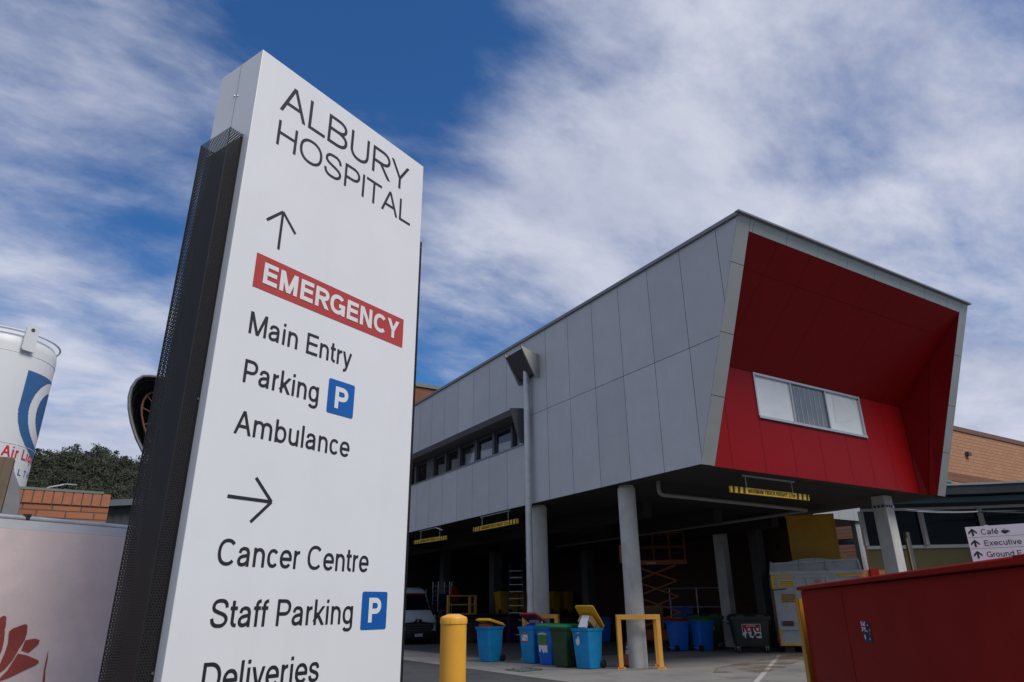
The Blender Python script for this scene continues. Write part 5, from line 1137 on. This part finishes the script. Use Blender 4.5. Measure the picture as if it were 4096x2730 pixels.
# gas tank
ta = rad(97.28); TD = 24.0; TC = Vector((TD*math.cos(ta), TD*math.sin(ta), 0)); TR = 1.464; TT = 8.92
tk = thing('gas_tank', 'tall white cylindrical gas tank with a blue ring emblem and red lettering', 'tank', TC)
MB().lathe([(TR, .8), (TR, 5.6), (TR, 5.605), (TR, TT-.42), (TR-.02, TT-.25), (TR-.10, TT-.08), (TR-.5, TT+.12), (TR-1.0, TT+.22), (0.01, TT+.25)], 0, 0, 96).build('shell', tank_white, tk, smooth=True)
m = MB()
for z in (5.78, 8.30): m.tube([((TR+.001)*math.cos(t), (TR+.001)*math.sin(t), z) for t in [k*math.pi/48 for k in range(96)]], .008, 6, True)
m.build('weld_seam', tank_white, tk, smooth=True)
m = MB(); m.tube([((TR+.015)*math.cos(t), (TR+.015)*math.sin(t), TT) for t in [k*math.pi/48 for k in range(96)]], .03, 8, True); m.build('top_ring', tank_white, tk, smooth=True)
m = MB()
for k in range(4):
    a = k*math.pi/2+.5; m.bar((1.1*math.cos(a), 1.1*math.sin(a), 0), (1.1*math.cos(a), 1.1*math.sin(a), .85), .2)
m.build('legs', tank_white, tk)
tcam = math.atan2(-TC.y, -TC.x)                              # the side of the tank that looks across the yard to the street
def tw(sx, z, e=.004):
    a = tcam+sx/TR; return Vector(((TR+e)*math.cos(a), (TR+e)*math.sin(a), z))
lg = MB()
la = tcam+rad(24)
lg.mat = Matrix.Rotation(la, 4, 'Z')
lg.poly([(-.17, TT-.50), (-.13, TT-.55), (.13, TT-.55), (.17, TT-.50), (.17, TT+.12), (.10, TT+.22), (-.10, TT+.22), (-.17, TT+.12)], (TR+.06, 0, 0), (0, 1, 0), (0, 0, 1), .045)
lgo = lg.build('lifting_lug', tank_white, tk)
h = MB(); h.mat = Matrix.Rotation(la, 4, 'Z'); h.tube([(TR+.10, 0, TT+.08), (TR+.112, 0, TT+.08)], .055, 16); h.build('lug_hole', dark_metal, lgo)
def curved(m, fn_in, x0, x1, z0, z1, nx, nz, e):
    for i in range(nx):
        for j in range(nz):
            xa, xb, za, zb = lerp(x0, x1, i/nx), lerp(x0, x1, (i+1)/nx), lerp(z0, z1, j/nz), lerp(z0, z1, (j+1)/nz)
            if fn_in((xa+xb)/2, (za+zb)/2): m.add([tw(xa, za, e), tw(xb, za, e), tw(xb, zb, e), tw(xa, zb, e)], [(0, 1, 2, 3)])
cxl, czl = 2.12, 6.86
em = MB()
def emb(x, z):
    d = math.hypot(x-cxl, z-czl)
    if .66 < d < .98: return False
    if d <= .66: return True
    return z <= 7.88 and (d < 1.30 or (z > czl and x > cxl-1.30))
curved(em, emb, .80, 3.2, 5.5, 7.9, 120, 120, .004); em.build('emblem', logo_blue, tk)
grotesk('Air Liquide', logo_red, tk, (0, 0, 0), (1, 0, 0), (0, 0, 1), .67, 2.60, 5.42, .295, .19, warp=lambda x, z: tw(x, z, .004))
hc = MB()
for k, c in enumerate('HEALTHCARE'):
    x = .54+.26*k; text(c, logo_navy, tk, (0, 0, 0), (1, 0, 0), (0, 0, 1), x, x+.14, 5.0, .17, .012, warp=lambda x, z: tw(x, z, .004), mb=hc)
hc.build('lettering', logo_navy, tk)
# shed
OS = (1.5, 23.5, 0)
sh = thing('metal_shed', 'dark green corrugated shed seen past the end of the orange brick wall', 'shed', OS)
m = MB(OS); xs = [-4+.1*k for k in range(101)]
top = lambda x: 4.30+.115*(x-.2)
pts = [(x, 23.5+(.03 if k % 2 else 0)) for k, x in enumerate(xs)]
m.add([(x, y, 0) for x, y in pts]+[(x, y, top(x)) for x, y in pts], [(k, k+1, len(pts)+k+1, len(pts)+k) for k in range(len(pts)-1)]); m.build('corrugated_wall', shed_m, sh)
m = MB(OS); m.add([(-4.1, 23.25, top(-4.1)), (6.1, 23.25, top(6.1)), (6.1, 30, top(6.1)), (-4.1, 30, top(-4.1)), (-4.1, 23.25, top(-4.1)+.18), (6.1, 23.25, top(6.1)+.18), (6.1, 30, top(6.1)+.18), (-4.1, 30, top(-4.1)+.18)], [(0, 1, 2, 3), (4, 7, 6, 5), (0, 4, 5, 1), (1, 5, 6, 2), (2, 6, 7, 3), (3, 7, 4, 0)]); m.build('roof', M('shed_roof', (.12, .14, .15), .5, .2, var=.1), sh)
# bowed grandstand-like roof beyond the shed
RD = 45.0; ra = rad(87.5); RC = Vector((RD*math.cos(ra), RD*math.sin(ra), 0))
rfx = Vector((math.sin(ra), -math.cos(ra), 0)); rfy = Vector((math.cos(ra), math.sin(ra), 0))
crv = thing('curved_roof', 'dark bowed canopy roof with a curved rust brown truss showing beside the pylon sign', 'roof', RC, ra-math.pi/2)
outl = [(-.15, 14.86), (-.5, 14.78), (-.78, 14.5), (-.97, 14.0), (-1.0, 13.4), (-.88, 12.7), (-.62, 11.9), (-.2, 11.0), (.3, 10.2), (.9, 9.6), (1.8, 9.2), (2.9, 9.3), (3.7, 10.2), (4.1, 11.6), (4.0, 13.0), (3.4, 14.0), (2.3, 14.6), (1.0, 14.86)]
def rsec(sx, d): cx, cz = 1.5, 12.3; return [(cx+(x-cx)*sx, d, cz+(z-cz)*sx) for x, z in outl]
MB().tube([(x, 0, z) for x, z in outl], .09, 8, True).build('rim', M('roof_rim', (.16, .16, .16), .5, .2, var=.15), crv, smooth=True)
MB().loft([rsec(1.0, .02), rsec(.93, 1.2), rsec(.80, 3.2), rsec(.62, 5.0)], False, True).build('sheeting', M('roof_underside', (.055, .05, .048), .7, var=.2), crv)
m = MB()
for s0, d in ((.965, .6), (.91, 1.5), (.86, 2.4), (.79, 3.3)): m.tube(rsec(s0, d), .04, 6, True)
for k in range(0, len(outl), 1): m.tube([rsec(.99, .1)[k], rsec(.62, 4.9)[k]], .02, 5)
m.build('purlins', dark_metal, crv)
rbm = M('rust_brown_truss', (.15, .055, .035), .6, var=.15); tr_ = rsec(.70, .8)
m = MB(); m.tube(tr_, .065, 8, True)
for k in range(0, len(tr_)-1, 2): m.tube([tr_[k], (1.3, .9, 12.4)], .04, 6)
m.build('truss', rbm, crv, smooth=True)
# street lamp
LP = Vector((-1.9, 60, 0))
sl = thing('street_lamp', 'grey street lamp arm rising above the orange brick wall before the wooded hill', 'street lamp', LP)
MB().tube([(-1.6, 0, 0), (-1.6, 0, 8.8), (-1.3, 0, 9.6), (-.6, 0, 10.0), (.25, 0, 10.25)], .06, 8).build('pole', galv, sl, smooth=True)
MB().loft([[(x, y*s, 10.28+z*s) for y, z in ((-.12, -.04), (.12, -.04), (.12, .05), (-.12, .05))] for x, s in ((.2, .7), (.5, 1), (1.0, .8))]).build('lamp_head', alu, sl)

# ------------------------------------------------------------------ wooded hill
def hill_h(x, y):
    a = math.degrees(math.atan2(y, x)); d = math.hypot(x, y)
    rise = max(0.0, min(1.0, (d-95)/75)); rise = rise*rise*(3-2*rise)
    return rise*(26.3+.9*math.sin(a*1.1+2.6)+.5*math.sin(a*3.7+2)+.035*max(0, d-170))
hv = []; hf = []; NA, ND = 60, 22
for j in range(ND):
    d = 90+j*9
    for i in range(NA):
        a = rad(60+i*1.1); x, y = d*math.cos(a), d*math.sin(a); hv.append((x, y, hill_h(x, y)-.4))
for j in range(ND-1):
    for i in range(NA-1): hf.append((j*NA+i, j*NA+i+1, (j+1)*NA+i+1, (j+1)*NA+i))
structure(MB().add(hv, hf), 'hill', M('hill_ground', (.04, .045, .03), .95, var=.3, scale=.2), smooth=True)
leaf = M('eucalypt_leaves', (.038, .046, .027), .75, var=.35, scale=.35, spec=.25); leaf.stain((.085, .09, .055), .9, .52, .70, .8); leaf.stain((.020, .026, .016), .5, .5, .7, .7)
rnd = random.Random(11); fo_ = MB(); tr = MB()
for n in range(1300):
    a = rad(rnd.uniform(83, 100)); d = rnd.uniform(112, 185); x, y = d*math.cos(a), d*math.sin(a); g0 = hill_h(x, y)
    H = rnd.uniform(4.0, 7.2); R_ = rnd.uniform(1.1, 2.1)
    tr.tube([(x, y, g0-1), (x+rnd.uniform(-.4, .4), y, g0+H*.5), (x+rnd.uniform(-.8, .8), y, g0+H*.85)], [.16, .11, .05], 5)
    for c in range(rnd.randint(4, 7)):
        cx, cy, cz = x+rnd.gauss(0, R_*.55), y+rnd.gauss(0, R_*.55), g0+H*rnd.uniform(.55, 1.0); cr = R_*rnd.uniform(.35, .65)
        for k in range(34):
            v = Vector((rnd.gauss(0, 1), rnd.gauss(0, 1), rnd.gauss(0, 1))).normalized()*cr*(rnd.random()**.35); v.z *= .72
            p = Vector((cx, cy, cz))+v; q = Vector((rnd.gauss(0, 1), rnd.gauss(0, 1), rnd.gauss(0, 1))).normalized(); w = q.orthogonal().normalized(); s0 = rnd.uniform(.12, .28)
            fo_.add([p-q*s0, p+w*s0*.6, p+q*s0, p-w*s0*.6], [(0, 1, 2, 3)])
fob = tag(fo_.build('forest', leaf), 'dense dark eucalypt wood covering the hill behind the tank', 'wood', kind='stuff')
tr.build('tree_trunks', M('pale_bark', (.17, .15, .125), .9, var=.2), fob)
